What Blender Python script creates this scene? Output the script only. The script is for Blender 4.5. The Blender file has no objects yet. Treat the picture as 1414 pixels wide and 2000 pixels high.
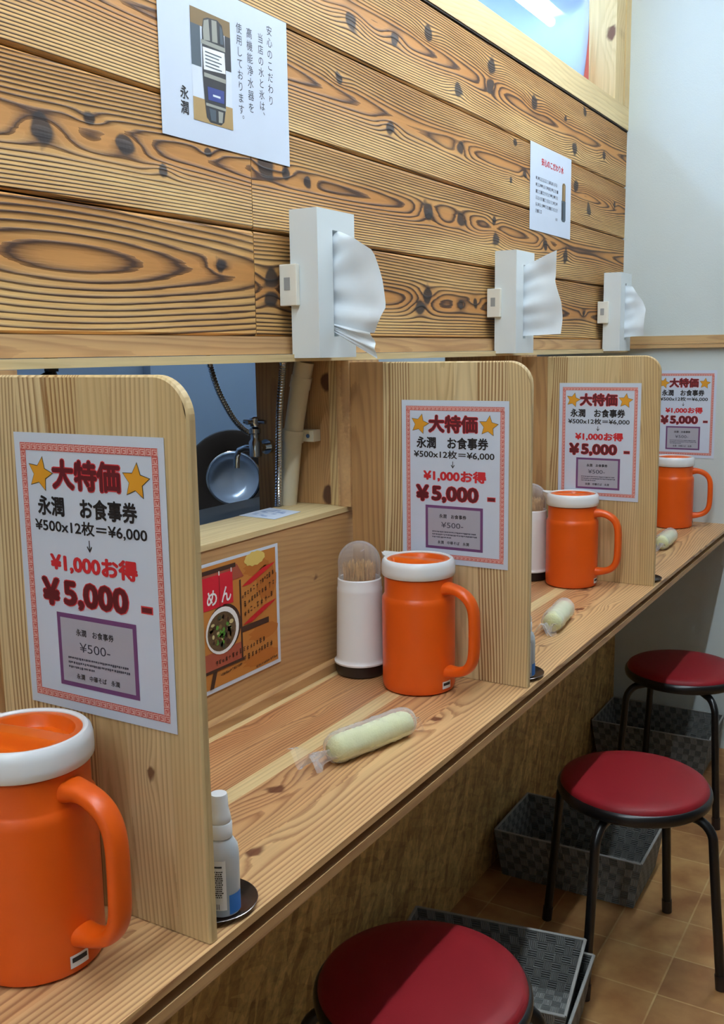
import bpy, bmesh, math, random
from math import sin, cos, pi, radians, exp, sqrt
from mathutils import Vector, Matrix, noise

S = bpy.context.scene
COL = S.collection

# ------------------------------------------------------------------ camera
cam_d = bpy.data.cameras.new('camera')
cam = bpy.data.objects.new('camera', cam_d)
COL.objects.link(cam)
RR = [[0.85906064, 0.51164275, -0.01537923], [0.06931216, -0.14603999, -0.98684758], [-0.50715939, 0.84669594, -0.16092027]]
mw = Matrix(((RR[0][0], -RR[1][0], -RR[2][0], 0.9978144), (RR[0][1], -RR[1][1], -RR[2][1], 0.0), (RR[0][2], -RR[1][2], -RR[2][2], 1.3961481), (0, 0, 0, 1)))
cam.matrix_world = mw
cam_d.sensor_fit = 'VERTICAL'
cam_d.sensor_height = 24.0
cam_d.lens = 1913.022 / 2000 * 24.0
cam_d.clip_start = 0.02
S.camera = cam

# ------------------------------------------------------------------ world, exposure
w = bpy.data.worlds.new('world'); S.world = w; w.use_nodes = True
w.node_tree.nodes['Background'].inputs[0].default_value = (0.75, 0.85, 1.0, 1)
w.node_tree.nodes['Background'].inputs[1].default_value = 0.15
S.view_settings.view_transform = 'Standard'
S.view_settings.look = 'None'
S.view_settings.gamma = 1.0
S.view_settings.use_curve_mapping = False
S.view_settings.exposure = 0.30
LAMP = (0.87, 0.985, 1.07)
DINING_STRENGTH = 92.0
KITCHEN_STRENGTH = 85.0
CEIL = 2.66
YA, YE = -1.7, 3.448          # wall behind, end wall
XR = 2.7                      # right wall
XK = -1.25                    # kitchen far wall

# ------------------------------------------------------------------ helpers
def lin(c):
    o = []
    for v in c:
        v = v / 255.0
        o.append(v / 12.92 if v <= 0.04045 else ((v + 0.055) / 1.055) ** 2.4)
    return (o[0], o[1], o[2], 1.0)

def newmat(name):
    m = bpy.data.materials.new(name); m.use_nodes = True
    nt = m.node_tree
    return m, nt, nt.nodes['Principled BSDF']

def plain(name, rgb, rough=0.5, metal=0.0, noise_amt=0.0, scale=8.0, spec=0.5, emit=None, strength=0.0, coat=0.0, bump=0.0, bump_scale=200.0):
    m, nt, b = newmat(name)
    b.inputs['Base Color'].default_value = lin(rgb)
    b.inputs['Roughness'].default_value = rough
    b.inputs['Metallic'].default_value = metal
    b.inputs['Specular IOR Level'].default_value = spec
    if coat:
        b.inputs['Coat Weight'].default_value = coat
        b.inputs['Coat Roughness'].default_value = 0.15
    if emit:
        b.inputs['Emission Color'].default_value = (*emit, 1)
        b.inputs['Emission Strength'].default_value = strength
    tc = nt.nodes.new('ShaderNodeTexCoord')
    if noise_amt > 0:
        n = nt.nodes.new('ShaderNodeTexNoise'); n.inputs['Scale'].default_value = scale; n.inputs['Detail'].default_value = 4
        nt.links.new(tc.outputs['Object'], n.inputs['Vector'])
        r = nt.nodes.new('ShaderNodeValToRGB')
        c = lin(rgb)
        r.color_ramp.elements[0].position = 0.3; r.color_ramp.elements[1].position = 0.7
        r.color_ramp.elements[0].color = tuple(x * (1 - noise_amt) for x in c[:3]) + (1,)
        r.color_ramp.elements[1].color = tuple(min(1, x * (1 + noise_amt)) for x in c[:3]) + (1,)
        nt.links.new(n.outputs[0], r.inputs[0]); nt.links.new(r.outputs[0], b.inputs['Base Color'])
    if bump > 0:
        n2 = nt.nodes.new('ShaderNodeTexNoise'); n2.inputs['Scale'].default_value = bump_scale; n2.inputs['Detail'].default_value = 2
        nt.links.new(tc.outputs['Object'], n2.inputs['Vector'])
        bp = nt.nodes.new('ShaderNodeBump'); bp.inputs['Strength'].default_value = bump; bp.inputs['Distance'].default_value = 0.002
        nt.links.new(n2.outputs[0], bp.inputs['Height']); nt.links.new(bp.outputs[0], b.inputs['Normal'])
    return m

def film(name, rgb, opacity, rough=0.08, tint=(1, 1, 1)):
    """thin clear plastic: mostly see-through, partly glossy/white"""
    m, nt, b = newmat(name)
    b.inputs['Base Color'].default_value = lin(rgb); b.inputs['Roughness'].default_value = rough
    tr = nt.nodes.new('ShaderNodeBsdfTransparent'); tr.inputs[0].default_value = (*tint, 1)
    mx = nt.nodes.new('ShaderNodeMixShader')
    lw = nt.nodes.new('ShaderNodeLayerWeight'); lw.inputs[0].default_value = 0.35
    ma = nt.nodes.new('ShaderNodeMath'); ma.operation = 'MULTIPLY_ADD'; ma.inputs[1].default_value = 0.55; ma.inputs[2].default_value = opacity; ma.use_clamp = True
    nt.links.new(lw.outputs['Facing'], ma.inputs[0]); nt.links.new(ma.outputs[0], mx.inputs[0])
    nt.links.new(tr.outputs[0], mx.inputs[1]); nt.links.new(b.outputs[0], mx.inputs[2])
    nt.links.new(mx.outputs[0], nt.nodes['Material Output'].inputs[0])
    return m

def wood(name, early, early2, late, knotc, late_pos=0.62, late_amt=0.8, bump=0.15, rough=0.55, fiber=0.12, tonec=None, fiber_axis=1, speck=0.0):
    """growth rings from the mesh's 'grain' UV (x = ring number, y = knot), board tone from 'tone' UV"""
    m, nt, b = newmat(name)
    N, L = nt.nodes, nt.links
    uv = N.new('ShaderNodeUVMap'); uv.uv_map = 'grain'
    sp = N.new('ShaderNodeSeparateXYZ'); L.new(uv.outputs[0], sp.inputs[0])
    ut = N.new('ShaderNodeUVMap'); ut.uv_map = 'tone'
    st = N.new('ShaderNodeSeparateXYZ'); L.new(ut.outputs[0], st.inputs[0])
    tc = N.new('ShaderNodeTexCoord')
    mp = N.new('ShaderNodeMapping'); sc = [60, 60, 60]; sc[fiber_axis] = 2.2; mp.inputs['Scale'].default_value = sc
    L.new(tc.outputs['Object'], mp.inputs['Vector'])
    fn = N.new('ShaderNodeTexNoise'); fn.inputs['Scale'].default_value = 3.0; fn.inputs['Detail'].default_value = 5; L.new(mp.outputs[0], fn.inputs['Vector'])
    mp2 = N.new('ShaderNodeMapping'); sc2 = [9, 9, 9]; sc2[fiber_axis] = 1.6; mp2.inputs['Scale'].default_value = sc2
    L.new(tc.outputs['Object'], mp2.inputs['Vector'])
    ln = N.new('ShaderNodeTexNoise'); ln.inputs['Scale'].default_value = 1.3; ln.inputs['Detail'].default_value = 3; L.new(mp2.outputs[0], ln.inputs['Vector'])
    # ring coordinate with a little waviness
    ad = N.new('ShaderNodeMath'); ad.operation = 'MULTIPLY_ADD'; ad.inputs[1].default_value = 0.35
    L.new(fn.outputs[0], ad.inputs[0]); L.new(sp.outputs['X'], ad.inputs[2])
    fr = N.new('ShaderNodeMath'); fr.operation = 'FRACT'; L.new(ad.outputs[0], fr.inputs[0])
    rp = N.new('ShaderNodeValToRGB'); e = rp.color_ramp.elements
    e[0].position = 0.0; e[0].color = (0, 0, 0, 1)
    e[1].position = late_pos - 0.22; e[1].color = (0.06, 0.06, 0.06, 1)
    x = e.new(late_pos); x.color = (0.45, 0.45, 0.45, 1)
    x = e.new(min(0.93, late_pos + 0.2)); x.color = (1, 1, 1, 1)
    x = e.new(0.985); x.color = (0.5, 0.5, 0.5, 1)
    x = e.new(1.0); x.color = (0, 0, 0, 1)
    L.new(fr.outputs[0], rp.inputs[0])
    # early colour varies with slow noise
    lr = N.new('ShaderNodeMapRange'); lr.inputs[1].default_value = 0.35; lr.inputs[2].default_value = 0.65; L.new(ln.outputs[0], lr.inputs[0])
    em = N.new('ShaderNodeMix'); em.data_type = 'RGBA'; em.inputs[6].default_value = lin(early); em.inputs[7].default_value = lin(early2)
    L.new(lr.outputs[0], em.inputs[0])
    cur = em.outputs[2]
    if tonec:
        tm = N.new('ShaderNodeMix'); tm.data_type = 'RGBA'; tm.inputs[7].default_value = lin(tonec)
        L.new(st.outputs['X'], tm.inputs[0]); L.new(cur, tm.inputs[6]); cur = tm.outputs[2]
    # latewood amount: ramp * amount * (0.6 + noise) * line strength (tone.y)
    m1 = N.new('ShaderNodeMath'); m1.operation = 'MULTIPLY'; L.new(rp.outputs[0], m1.inputs[0]); L.new(st.outputs['Y'], m1.inputs[1])
    m2 = N.new('ShaderNodeMath'); m2.operation = 'MULTIPLY_ADD'; m2.inputs[1].default_value = 0.9; m2.inputs[2].default_value = 0.55; L.new(ln.outputs[0], m2.inputs[0])
    m3 = N.new('ShaderNodeMath'); m3.operation = 'MULTIPLY'; L.new(m1.outputs[0], m3.inputs[0]); L.new(m2.outputs[0], m3.inputs[1])
    m4 = N.new('ShaderNodeMath'); m4.operation = 'MULTIPLY'; m4.inputs[1].default_value = late_amt; m4.use_clamp = True; L.new(m3.outputs[0], m4.inputs[0])
    lm = N.new('ShaderNodeMix'); lm.data_type = 'RGBA'; lm.inputs[7].default_value = lin(late)
    L.new(m4.outputs[0], lm.inputs[0]); L.new(cur, lm.inputs[6])
    # knots
    km = N.new('ShaderNodeMix'); km.data_type = 'RGBA'; km.inputs[7].default_value = lin(knotc)
    kr = N.new('ShaderNodeMapRange'); kr.interpolation_type = 'SMOOTHSTEP'; kr.inputs[1].default_value = 0.30; kr.inputs[2].default_value = 0.62; kr.inputs[4].default_value = 0.93
    kn = N.new('ShaderNodeMath'); kn.operation = 'MULTIPLY_ADD'; kn.inputs[1].default_value = 0.25; L.new(ln.outputs[0], kn.inputs[0]); L.new(sp.outputs['Y'], kn.inputs[2])
    kn2 = N.new('ShaderNodeMath'); kn2.operation = 'SUBTRACT'; kn2.inputs[1].default_value = 0.11; L.new(kn.outputs[0], kn2.inputs[0])
    L.new(kn2.outputs[0], kr.inputs[0]); L.new(kr.outputs[0], km.inputs[0]); L.new(lm.outputs[2], km.inputs[6])
    # fibres
    fm = N.new('ShaderNodeMapRange'); fm.inputs[1].default_value = 0.3; fm.inputs[2].default_value = 0.7; fm.inputs[3].default_value = 1 - fiber; fm.inputs[4].default_value = 1 + fiber * 0.6
    L.new(fn.outputs[0], fm.inputs[0])
    hs = N.new('ShaderNodeHueSaturation'); L.new(km.outputs[2], hs.inputs['Color']); L.new(fm.outputs[0], hs.inputs['Value'])
    L.new(hs.outputs[0], b.inputs['Base Color'])
    b.inputs['Roughness'].default_value = rough
    if bump > 0:
        bp = N.new('ShaderNodeBump'); bp.inputs['Strength'].default_value = bump; bp.inputs['Distance'].default_value = 0.0015
        L.new(m4.outputs[0], bp.inputs['Height']); L.new(bp.outputs[0], b.inputs['Normal'])
    return m

class MB:
    """collects polygons, then links them as one mesh object"""
    def __init__(s): s.v = []; s.f = []; s.m = []; s.g = {}
    def add(s, verts, faces, mi=0):
        o = len(s.v); s.v += [tuple(v) for v in verts]
        s.f += [tuple(i + o for i in f) for f in faces]; s.m += [mi] * len(faces)
        return s
    def box(s, x0, x1, y0, y1, z0, z1, mi=0):
        return s.add([(x0, y0, z0), (x1, y0, z0), (x1, y1, z0), (x0, y1, z0), (x0, y0, z1), (x1, y0, z1), (x1, y1, z1), (x0, y1, z1)],
                     [(0, 3, 2, 1), (4, 5, 6, 7), (0, 1, 5, 4), (1, 2, 6, 5), (2, 3, 7, 6), (3, 0, 4, 7)], mi)
    def lathe(s, prof, n=48, mi=0, cx=0, cy=0, caps=True):
        k = len(prof); V = []; F = []
        for (r, z) in prof:
            for i in range(n):
                a = 2 * pi * i / n; V.append((cx + r * cos(a), cy + r * sin(a), z))
        for j in range(k - 1):
            for i in range(n):
                i2 = (i + 1) % n; F.append((j * n + i, j * n + i2, (j + 1) * n + i2, (j + 1) * n + i))
        if caps:
            F.append(tuple(range(n))[::-1]); F.append(tuple((k - 1) * n + i for i in range(n)))
        return s.add(V, F, mi)
    def tube(s, pts, rad, n=12, mi=0, up=(0, 0, 1), caps=True):
        """sweep an ellipse (rad = r or (r_side, r_up) or list of them) along pts"""
        P = [Vector(p) for p in pts]; V = []; F = []; prev = None
        for i, p in enumerate(P):
            t = (P[min(i + 1, len(P) - 1)] - P[max(i - 1, 0)]).normalized()
            if prev is None:
                u = Vector(up)
                if abs(u.dot(t)) > 0.97: u = Vector((1, 0, 0)) if abs(t.x) < 0.9 else Vector((0, 1, 0))
                a = t.cross(u).normalized()
            else:
                a = (prev - t * prev.dot(t)).normalized()
            prev = a; b = a.cross(t)
            r = rad[i] if isinstance(rad, list) else rad
            ra, rb = r if isinstance(r, tuple) else (r, r)
            for k in range(n):
                q = 2 * pi * k / n; V.append(p + a * (ra * cos(q)) + b * (rb * sin(q)))
        m = len(P)
        for j in range(m - 1):
            for k in range(n):
                k2 = (k + 1) % n; F.append((j * n + k, j * n + k2, (j + 1) * n + k2, (j + 1) * n + k))
        if caps:
            F.append(tuple(range(n))[::-1]); F.append(tuple((m - 1) * n + k for k in range(n)))
        return s.add(V, F, mi)
    def build(s, name, mats, parent=None, smooth=False, bevel=0.0, loc=None, segs=2):
        me = bpy.data.meshes.new(name); me.from_pydata(s.v, [], s.f)
        for m in (mats if isinstance(mats, (list, tuple)) else [mats]): me.materials.append(m)
        me.polygons.foreach_set('material_index', s.m)
        me.update()
        bm = bmesh.new(); bm.from_mesh(me); bmesh.ops.recalc_face_normals(bm, faces=bm.faces); bm.to_mesh(me); bm.free()
        o = bpy.data.objects.new(name, me); COL.objects.link(o)
        if smooth:
            me.polygons.foreach_set('use_smooth', [True] * len(me.polygons))
            md = None
            me.set_sharp_from_angle(angle=radians(38))
        if bevel:
            bv = o.modifiers.new('bevel', 'BEVEL'); bv.width = bevel; bv.segments = segs; bv.limit_method = 'ANGLE'
        if parent: o.parent = parent
        if loc: o.location = loc
        return o

def thing(name, label, cat, loc=(0, 0, 0), rz=0.0, group=None):
    o = bpy.data.objects.new(name, None); COL.objects.link(o); o.empty_display_size = 0.05
    o.location = loc; o.rotation_euler = (0, 0, rz)
    o['label'] = label; o['category'] = cat
    if group: o['group'] = group
    return o
def tag(o, label, cat, group=None, kind=None):
    o['label'] = label; o['category'] = cat
    if group: o['group'] = group
    if kind: o['kind'] = kind
    return o
def structure(o, label=None):
    o['kind'] = 'structure'
    o['category'] = 'room'
    if label: o['label'] = label
    return o
def dup(root, loc, rz, label, group=None):
    r = root.copy(); COL.objects.link(r); r.location = loc; r.rotation_euler = (0, 0, rz); r['label'] = label
    if group: r['group'] = group
    for ch in list(root.children):
        c = ch.copy(); COL.objects.link(c); c.parent = r
        for g in list(ch.children):
            d = g.copy(); COL.objects.link(d); d.parent = c
    return r

def sn(a, b, s):  # smooth noise
    return noise.noise(Vector((a, b, s * 7.31)))

# a grain field: (along, across) -> ring number, knot, tone, line strength
def grain(seed, pitch, b0, heart=0.02, wander=0.02, wfreq=1.3, knots=(), slope=2.0, amp=2.2, ksize=1.0, strips=None, line=1.0, line_strips=None, rough=1.2):
    def f(a, b, c=0.0):
        tone = 0.0; off = 0.0; ls = line; bb0 = b0
        if strips:
            for i, (lim, tn) in enumerate(strips):
                if b < lim:
                    tone = tn; off = 13.7 * i; bb0 = b0 + 0.05 * sin(i * 2.4 + seed)
                    if line_strips: ls = line_strips[i]
                    break
        bc = bb0 + wander * sn(a * wfreq, off, seed) * 2
        hw = heart * (1.0 + 0.8 * sn(a * 1.7 + 5, off, seed + 3))
        t = b - bc
        phi = sqrt(t * t + hw * hw) / pitch + slope * (a + 0.3 * sn(a * 2, b * 3, seed + 9)) + off + c * 40 + rough * sn(a * 3.0, b * 14, seed + 5)
        kn = 0.0
        for (ka, kb, kr) in knots:
            da = (a - ka); db = (b - kb)
            q = (da / (0.052 * kr)) ** 2 + (db / (0.017 * kr)) ** 2
            if q < 12: phi += amp * kr * exp(-q)
            q2 = (da / (0.010 * kr * ksize)) ** 2 + (db / (0.0085 * kr * ksize)) ** 2
            q2 *= 1 + 0.9 * sn(a * 45, b * 60, seed)
            if q2 < 9: kn = max(kn, exp(-q2 * 0.5))
        return phi, kn, tone, ls
    return f

def grain_uv(me, f, ax):
    """ax = (along, across, depth) axis indices"""
    g = me.uv_layers.new(name='grain'); t = me.uv_layers.new(name='tone')
    vals = [f(v.co[ax[0]], v.co[ax[1]], v.co[ax[2]]) for v in me.vertices]
    for p in me.polygons:
        # ring tones are constant per board strip: take them at the face centre
        c = p.center; pv = f(c[ax[0]], c[ax[1]], c[ax[2]])
        for li in p.loop_indices:
            vi = me.loops[li].vertex_index; q = vals[vi]
            g.data[li].uv = (q[0], q[1]) if abs(q[0] - pv[0]) < 6 else (pv[0], pv[1])
            t.data[li].uv = (pv[2], pv[3])

def grid_box(mb, x0, x1, y0, y1, z0, z1, n):
    """box with gridded faces; n = (nx, ny, nz)"""
    lo = (x0, y0, z0); hi = (x1, y1, z1)
    for d in range(3):
        a, b = [k for k in range(3) if k != d]
        for side in (0, 1):
            V = []; F = []
            for i in range(n[a] + 1):
                for j in range(n[b] + 1):
                    p = [0, 0, 0]; p[d] = (lo, hi)[side][d]
                    p[a] = lo[a] + (hi[a] - lo[a]) * i / n[a]; p[b] = lo[b] + (hi[b] - lo[b]) * j / n[b]
                    V.append(p)
            for i in range(n[a]):
                for j in range(n[b]):
                    q = (i * (n[b] + 1) + j, (i + 1) * (n[b] + 1) + j, (i + 1) * (n[b] + 1) + j + 1, i * (n[b] + 1) + j + 1)
                    flip = (side == 0) ^ (d == 1)
                    F.append(q[::-1] if flip else q)
            mb.add(V, F)
    return mb

def wood_box(name, dims, n, f, ax, mat, parent=None, bevel=0.0):
    mb = MB(); grid_box(mb, *dims, n)
    me = bpy.data.meshes.new(name); me.from_pydata(mb.v, [], mb.f); me.materials.append(mat); me.update()
    grain_uv(me, f, ax)
    o = bpy.data.objects.new(name, me); COL.objects.link(o)
    if parent: o.parent = parent
    return o

# ------------------------------------------------------------------ materials
M = {}
M['plank'] = wood('brushed_cedar', (226, 186, 120), (206, 158, 92), (66, 38, 18), (34, 28, 30), late_pos=0.60, late_amt=1.1, bump=0.7, rough=0.6, fiber=0.12, fiber_axis=1, tonec=(186, 124, 60))
M['counter'] = wood('counter_cedar', (214, 162, 110), (196, 136, 88), (140, 84, 48), (100, 54, 34), late_pos=0.62, late_amt=0.75, bump=0.1, rough=0.42, fiber=0.10, fiber_axis=1, tonec=(230, 204, 150))
M['pine'] = wood('partition_pine', (212, 186, 136), (200, 170, 118), (150, 110, 66), (110, 74, 46), late_pos=0.6, late_amt=0.8, bump=0.05, rough=0.5, fiber=0.10, fiber_axis=2, tonec=(224, 202, 156))
M['panel'] = wood('back_panel_wood', (196, 156, 106), (184, 142, 94), (158, 114, 72), (120, 80, 52), late_pos=0.6, late_amt=0.45, bump=0.05, rough=0.5, fiber=0.10, fiber_axis=1)
M['post'] = wood('post_cedar', (190, 148, 98), (174, 130, 82), (140, 96, 58), (74, 40, 26), late_pos=0.6, late_amt=0.55, bump=0.05, rough=0.55, fiber=0.12, fiber_axis=2)
M['ledge'] = wood('ledge_wood', (206, 166, 116), (192, 150, 102), (158, 116, 76), (110, 74, 46), late_pos=0.6, late_amt=0.6, bump=0.05, rough=0.55, fiber=0.1, fiber_axis=1)
M['beam'] = wood('beam_pine', (222, 200, 150), (212, 188, 138), (190, 160, 112), (110, 62, 42), late_pos=0.6, late_amt=0.4, bump=0.05, rough=0.6, fiber=0.1, fiber_axis=1)
M['jamb'] = wood('jamb_pine', (220, 196, 146), (208, 182, 132), (190, 160, 112), (100, 58, 40), late_pos=0.6, late_amt=0.4, bump=0.05, rough=0.6, fiber=0.1, fiber_axis=2)

M['wallpaper'] = plain('embossed_wallpaper', (208, 218, 218), 0.85, noise_amt=0.015, scale=3, bump=0.25, bump_scale=260)
M['ceiling'] = plain('ceiling_white', (178, 182, 184), 0.9)
M['kwall'] = plain('kitchen_steel_blue', (98, 118, 140), 0.55, metal=0.15, noise_amt=0.06, scale=2)
M['kwall2'] = plain('kitchen_steel_panel', (112, 134, 158), 0.5, metal=0.15, noise_amt=0.05, scale=2)
M['paper'] = plain('white_paper', (208, 218, 234), 0.75, noise_amt=0.01, scale=20)
M['orange'] = plain('orange_plastic', (226, 90, 14), 0.34, coat=0.0, noise_amt=0.02, scale=6)
M['orange2'] = plain('orange_lid_plastic', (224, 96, 14), 0.3)
M['white'] = plain('white_plastic', (236, 238, 240), 0.25)
M['whitematte'] = plain('white_carton', (222, 230, 232), 0.55)
M['cream'] = plain('cream_plastic', (236, 234, 222), 0.4)
M['tissue'] = plain('tissue_paper', (226, 234, 240), 0.9, noise_amt=0.02, scale=30)
M['blackp'] = plain('black_plastic', (36, 27, 26), 0.35)
M['blackm'] = plain('black_metal', (14, 14, 16), 0.3, spec=0.5)
M['vinyl'] = plain('red_vinyl', (130, 25, 32), 0.42, spec=0.22, bump=0.08, bump_scale=900)
M['chrome'] = plain('chrome', (200, 204, 210), 0.12, metal=1.0)
M['steel'] = plain('dark_steel', (84, 80, 76), 0.35, metal=0.9, noise_amt=0.1)
M['dish'] = plain('dark_dish_steel', (96, 90, 88), 0.22, metal=0.9)
M['iron'] = plain('black_iron', (44, 40, 38), 0.4, metal=0.5, noise_amt=0.2, scale=12)
M['pvc'] = plain('beige_pvc', (206, 196, 170), 0.4)
M['pick'] = plain('bamboo', (206, 164, 110), 0.7, noise_amt=0.25, scale=60)
M['towel'] = plain('yellow_green_towel', (226, 228, 176), 0.85, noise_amt=0.04, scale=60, bump=0.6, bump_scale=350)
M['film'] = film('clear_wrap', (244, 246, 250), 0.07, 0.16)
M['dome'] = film('clear_dome', (240, 240, 244), 0.07, 0.04)
M['bottle'] = film('clear_bottle', (196, 206, 214), 0.62, 0.1)
M['sheet'] = film('clear_sheet', (150, 184, 232), 0.20, 0.04, (0.70, 0.80, 0.93))
M['groove'] = plain('groove_wood', (120, 84, 52), 0.7)
M['grey_dark'] = plain('dark_gap', (40, 34, 30), 0.8)
# printing inks
INK = {}
for k, c in dict(black=(26, 22, 26), dred=(96, 16, 26), tape=(200, 96, 96), red=(200, 36, 44), glow=(206, 52, 60), star=(222, 156, 36), staro=(60, 48, 30), band=(206, 100, 92), meander=(240, 208, 200),
                 purple=(112, 66, 116), grey=(172, 172, 184), ink=(60, 62, 76), menu=(188, 122, 52), menud=(176, 104, 36), noren=(204, 22, 46), white=(238, 238, 238), brown=(62, 36, 24), brick=(160, 78, 56),
                 moon=(222, 194, 106), brush=(196, 24, 32), bowlin=(86, 66, 40), green=(86, 150, 52), veg=(196, 184, 132), kbrown=(120, 96, 58), blue=(48, 62, 130), silver=(150, 150, 140), dark=(40, 40, 44), tan=(170, 140, 90), slate=(70, 82, 92), pale=(214, 222, 234), skyb=(52, 120, 200), darkgreen=(60, 66, 48)).items():
    INK[k] = plain('ink_' + k, c, 0.6)

# ------------------------------------------------------------------ the room shell
def simple_plane(name, verts, mat, label):
    mb = MB(); mb.add(verts, [tuple(range(len(verts)))]); return structure(mb.build(name, mat), label)

# floor: terracotta tiles
m, nt, b = newmat('terracotta_tiles'); N, L = nt.nodes, nt.links
tc = N.new('ShaderNodeTexCoord'); mp = N.new('ShaderNodeMapping'); L.new(tc.outputs['Object'], mp.inputs[0])
mp.inputs['Location'].default_value = (-0.0735, -0.1365, 0)
br = N.new('ShaderNodeTexBrick'); br.offset = 0.0; br.squash = 1.0
br.inputs['Scale'].default_value = 1.0; br.inputs['Brick Width'].default_value = 0.1545; br.inputs['Row Height'].default_value = 0.1545
br.inputs['Mortar Size'].default_value = 0.0022; br.inputs['Mortar Smooth'].default_value = 0.2; br.inputs['Bias'].default_value = 0.0
br.inputs['Color1'].default_value = lin((196, 164, 122)); br.inputs['Color2'].default_value = lin((164, 128, 92)); br.inputs['Mortar'].default_value = lin((206, 186, 152))
L.new(mp.outputs[0], br.inputs[0])
n1 = N.new('ShaderNodeTexNoise'); n1.inputs['Scale'].default_value = 11; n1.inputs['Detail'].default_value = 5; L.new(tc.outputs['Object'], n1.inputs[0])
cr = N.new('ShaderNodeValToRGB'); cr.color_ramp.elements[0].position = 0.32; cr.color_ramp.elements[1].position = 0.68
cr.color_ramp.elements[0].color = lin((204, 166, 130)); cr.color_ramp.elements[1].color = lin((255, 240, 206)); L.new(n1.outputs[0], cr.inputs[0])
mx = N.new('ShaderNodeMix'); mx.data_type = 'RGBA'; mx.blend_type = 'MULTIPLY'; mx.inputs[0].default_value = 1.0
L.new(br.outputs[0], mx.inputs[6]); L.new(cr.outputs[0], mx.inputs[7]); L.new(mx.outputs[2], b.inputs['Base Color'])
b.inputs['Roughness'].default_value = 0.45
bp = N.new('ShaderNodeBump'); bp.inputs['Strength'].default_value = 0.3; bp.inputs['Distance'].default_value = 0.002; bp.invert = True
L.new(br.outputs['Fac'], bp.inputs['Height']); L.new(bp.outputs[0], b.inputs['Normal'])
mb = MB(); mb.box(XK, XR, YA, YE, -0.05, 0.0)
structure(mb.build('floor', m), 'square terracotta floor tiles with pale grout')
mb = MB(); mb.box(XK, XR, YA, YE, CEIL, CEIL + 0.05)
structure(mb.build('ceiling', M['ceiling']), 'plain white ceiling')
mb = MB(); mb.box(XK - 0.05, XR + 0.05, YE, YE + 0.06, -0.05, CEIL + 0.05)
structure(mb.build('wall_end', M['wallpaper']), 'white embossed wallpaper on the far end wall')
mb = MB(); mb.box(XR, XR + 0.06, YA, YE, -0.05, CEIL + 0.05)
structure(mb.build('wall_right', plain('darkened_side_wall', (104, 98, 90), 0.8)), 'plain grey-brown side wall out of view, darkened to cut bounced light')  # unseen wall, coloured dark so less light bounces back
mb = MB(); mb.box(XK - 0.05, XR + 0.05, YA - 0.06, YA, -0.05, CEIL + 0.05)
structure(mb.build('wall_near', M['wallpaper']), 'plain white wall at the near end')
mb = MB(); mb.box(XK - 0.06, XK, YA, YE, -0.05, CEIL + 0.05)
structure(mb.build('wall_kitchen', M['kwall']), 'grey-blue kitchen wall seen through the serving hatch')

# OSB skirt wall under the counter
m, nt, b = newmat('osb_board'); N, L = nt.nodes, nt.links
tc = N.new('ShaderNodeTexCoord')
acc = None
for k, (rot, s, sd) in enumerate(((0.7, (0.1, 0.085, 0.018), 0.3), (-0.4, (0.1, 0.07, 0.016), 1.3), (1.25, (0.1, 0.09, 0.02), 2.7))):
    mp = N.new('ShaderNodeMapping'); mp.vector_type = 'TEXTURE'; mp.inputs['Rotation'].default_value = (rot, 0, 0); mp.inputs['Scale'].default_value = s; mp.inputs['Location'].default_value = (sd, sd, sd)
    L.new(tc.outputs['Object'], mp.inputs[0])
    vo = N.new('ShaderNodeTexVoronoi'); vo.inputs['Scale'].default_value = 1.1; L.new(mp.outputs[0], vo.inputs['Vector'])
    sv = N.new('ShaderNodeSeparateColor'); L.new(vo.outputs['Color'], sv.inputs[0])
    if acc is None: acc = sv.outputs[0]
    else:
        mm = N.new('ShaderNodeMix'); mm.inputs[0].default_value = 0.5; L.new(acc, mm.inputs[2]); L.new(sv.outputs[0], mm.inputs[3]); acc = mm.outputs[0]
cr = N.new('ShaderNodeValToRGB'); cr.color_ramp.elements[0].position = 0.15; cr.color_ramp.elements[1].position = 0.85
cr.color_ramp.elements[0].color = lin((158, 120, 64)); cr.color_ramp.elements[1].color = lin((228, 190, 118)); L.new(acc, cr.inputs[0])
n1 = N.new('ShaderNodeTexNoise'); n1.inputs['Scale'].default_value = 90; n1.inputs['Detail'].default_value = 3; L.new(tc.outputs['Object'], n1.inputs[0])
mr = N.new('ShaderNodeMapRange'); mr.inputs[1].default_value = 0.3; mr.inputs[2].default_value = 0.6; mr.inputs[3].default_value = 0.75; mr.inputs[4].default_value = 1.05; L.new(n1.outputs[0], mr.inputs[0])
hs = N.new('ShaderNodeHueSaturation'); L.new(cr.outputs[0], hs.inputs['Color']); L.new(mr.outputs[0], hs.inputs['Value']); L.new(hs.outputs[0], b.inputs['Base Color'])
b.inputs['Roughness'].default_value = 0.6
M['osb'] = m
mb = MB()
for (y0, y1) in ((YA, -0.32), (-0.3185, 1.5065), (1.508, YE)): mb.box(-0.03, 0.005, y0, y1, 0.0, 0.7635)
structure(mb.build('wall_under', M['osb']), 'dark chipboard skirt wall under the counter')

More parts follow.
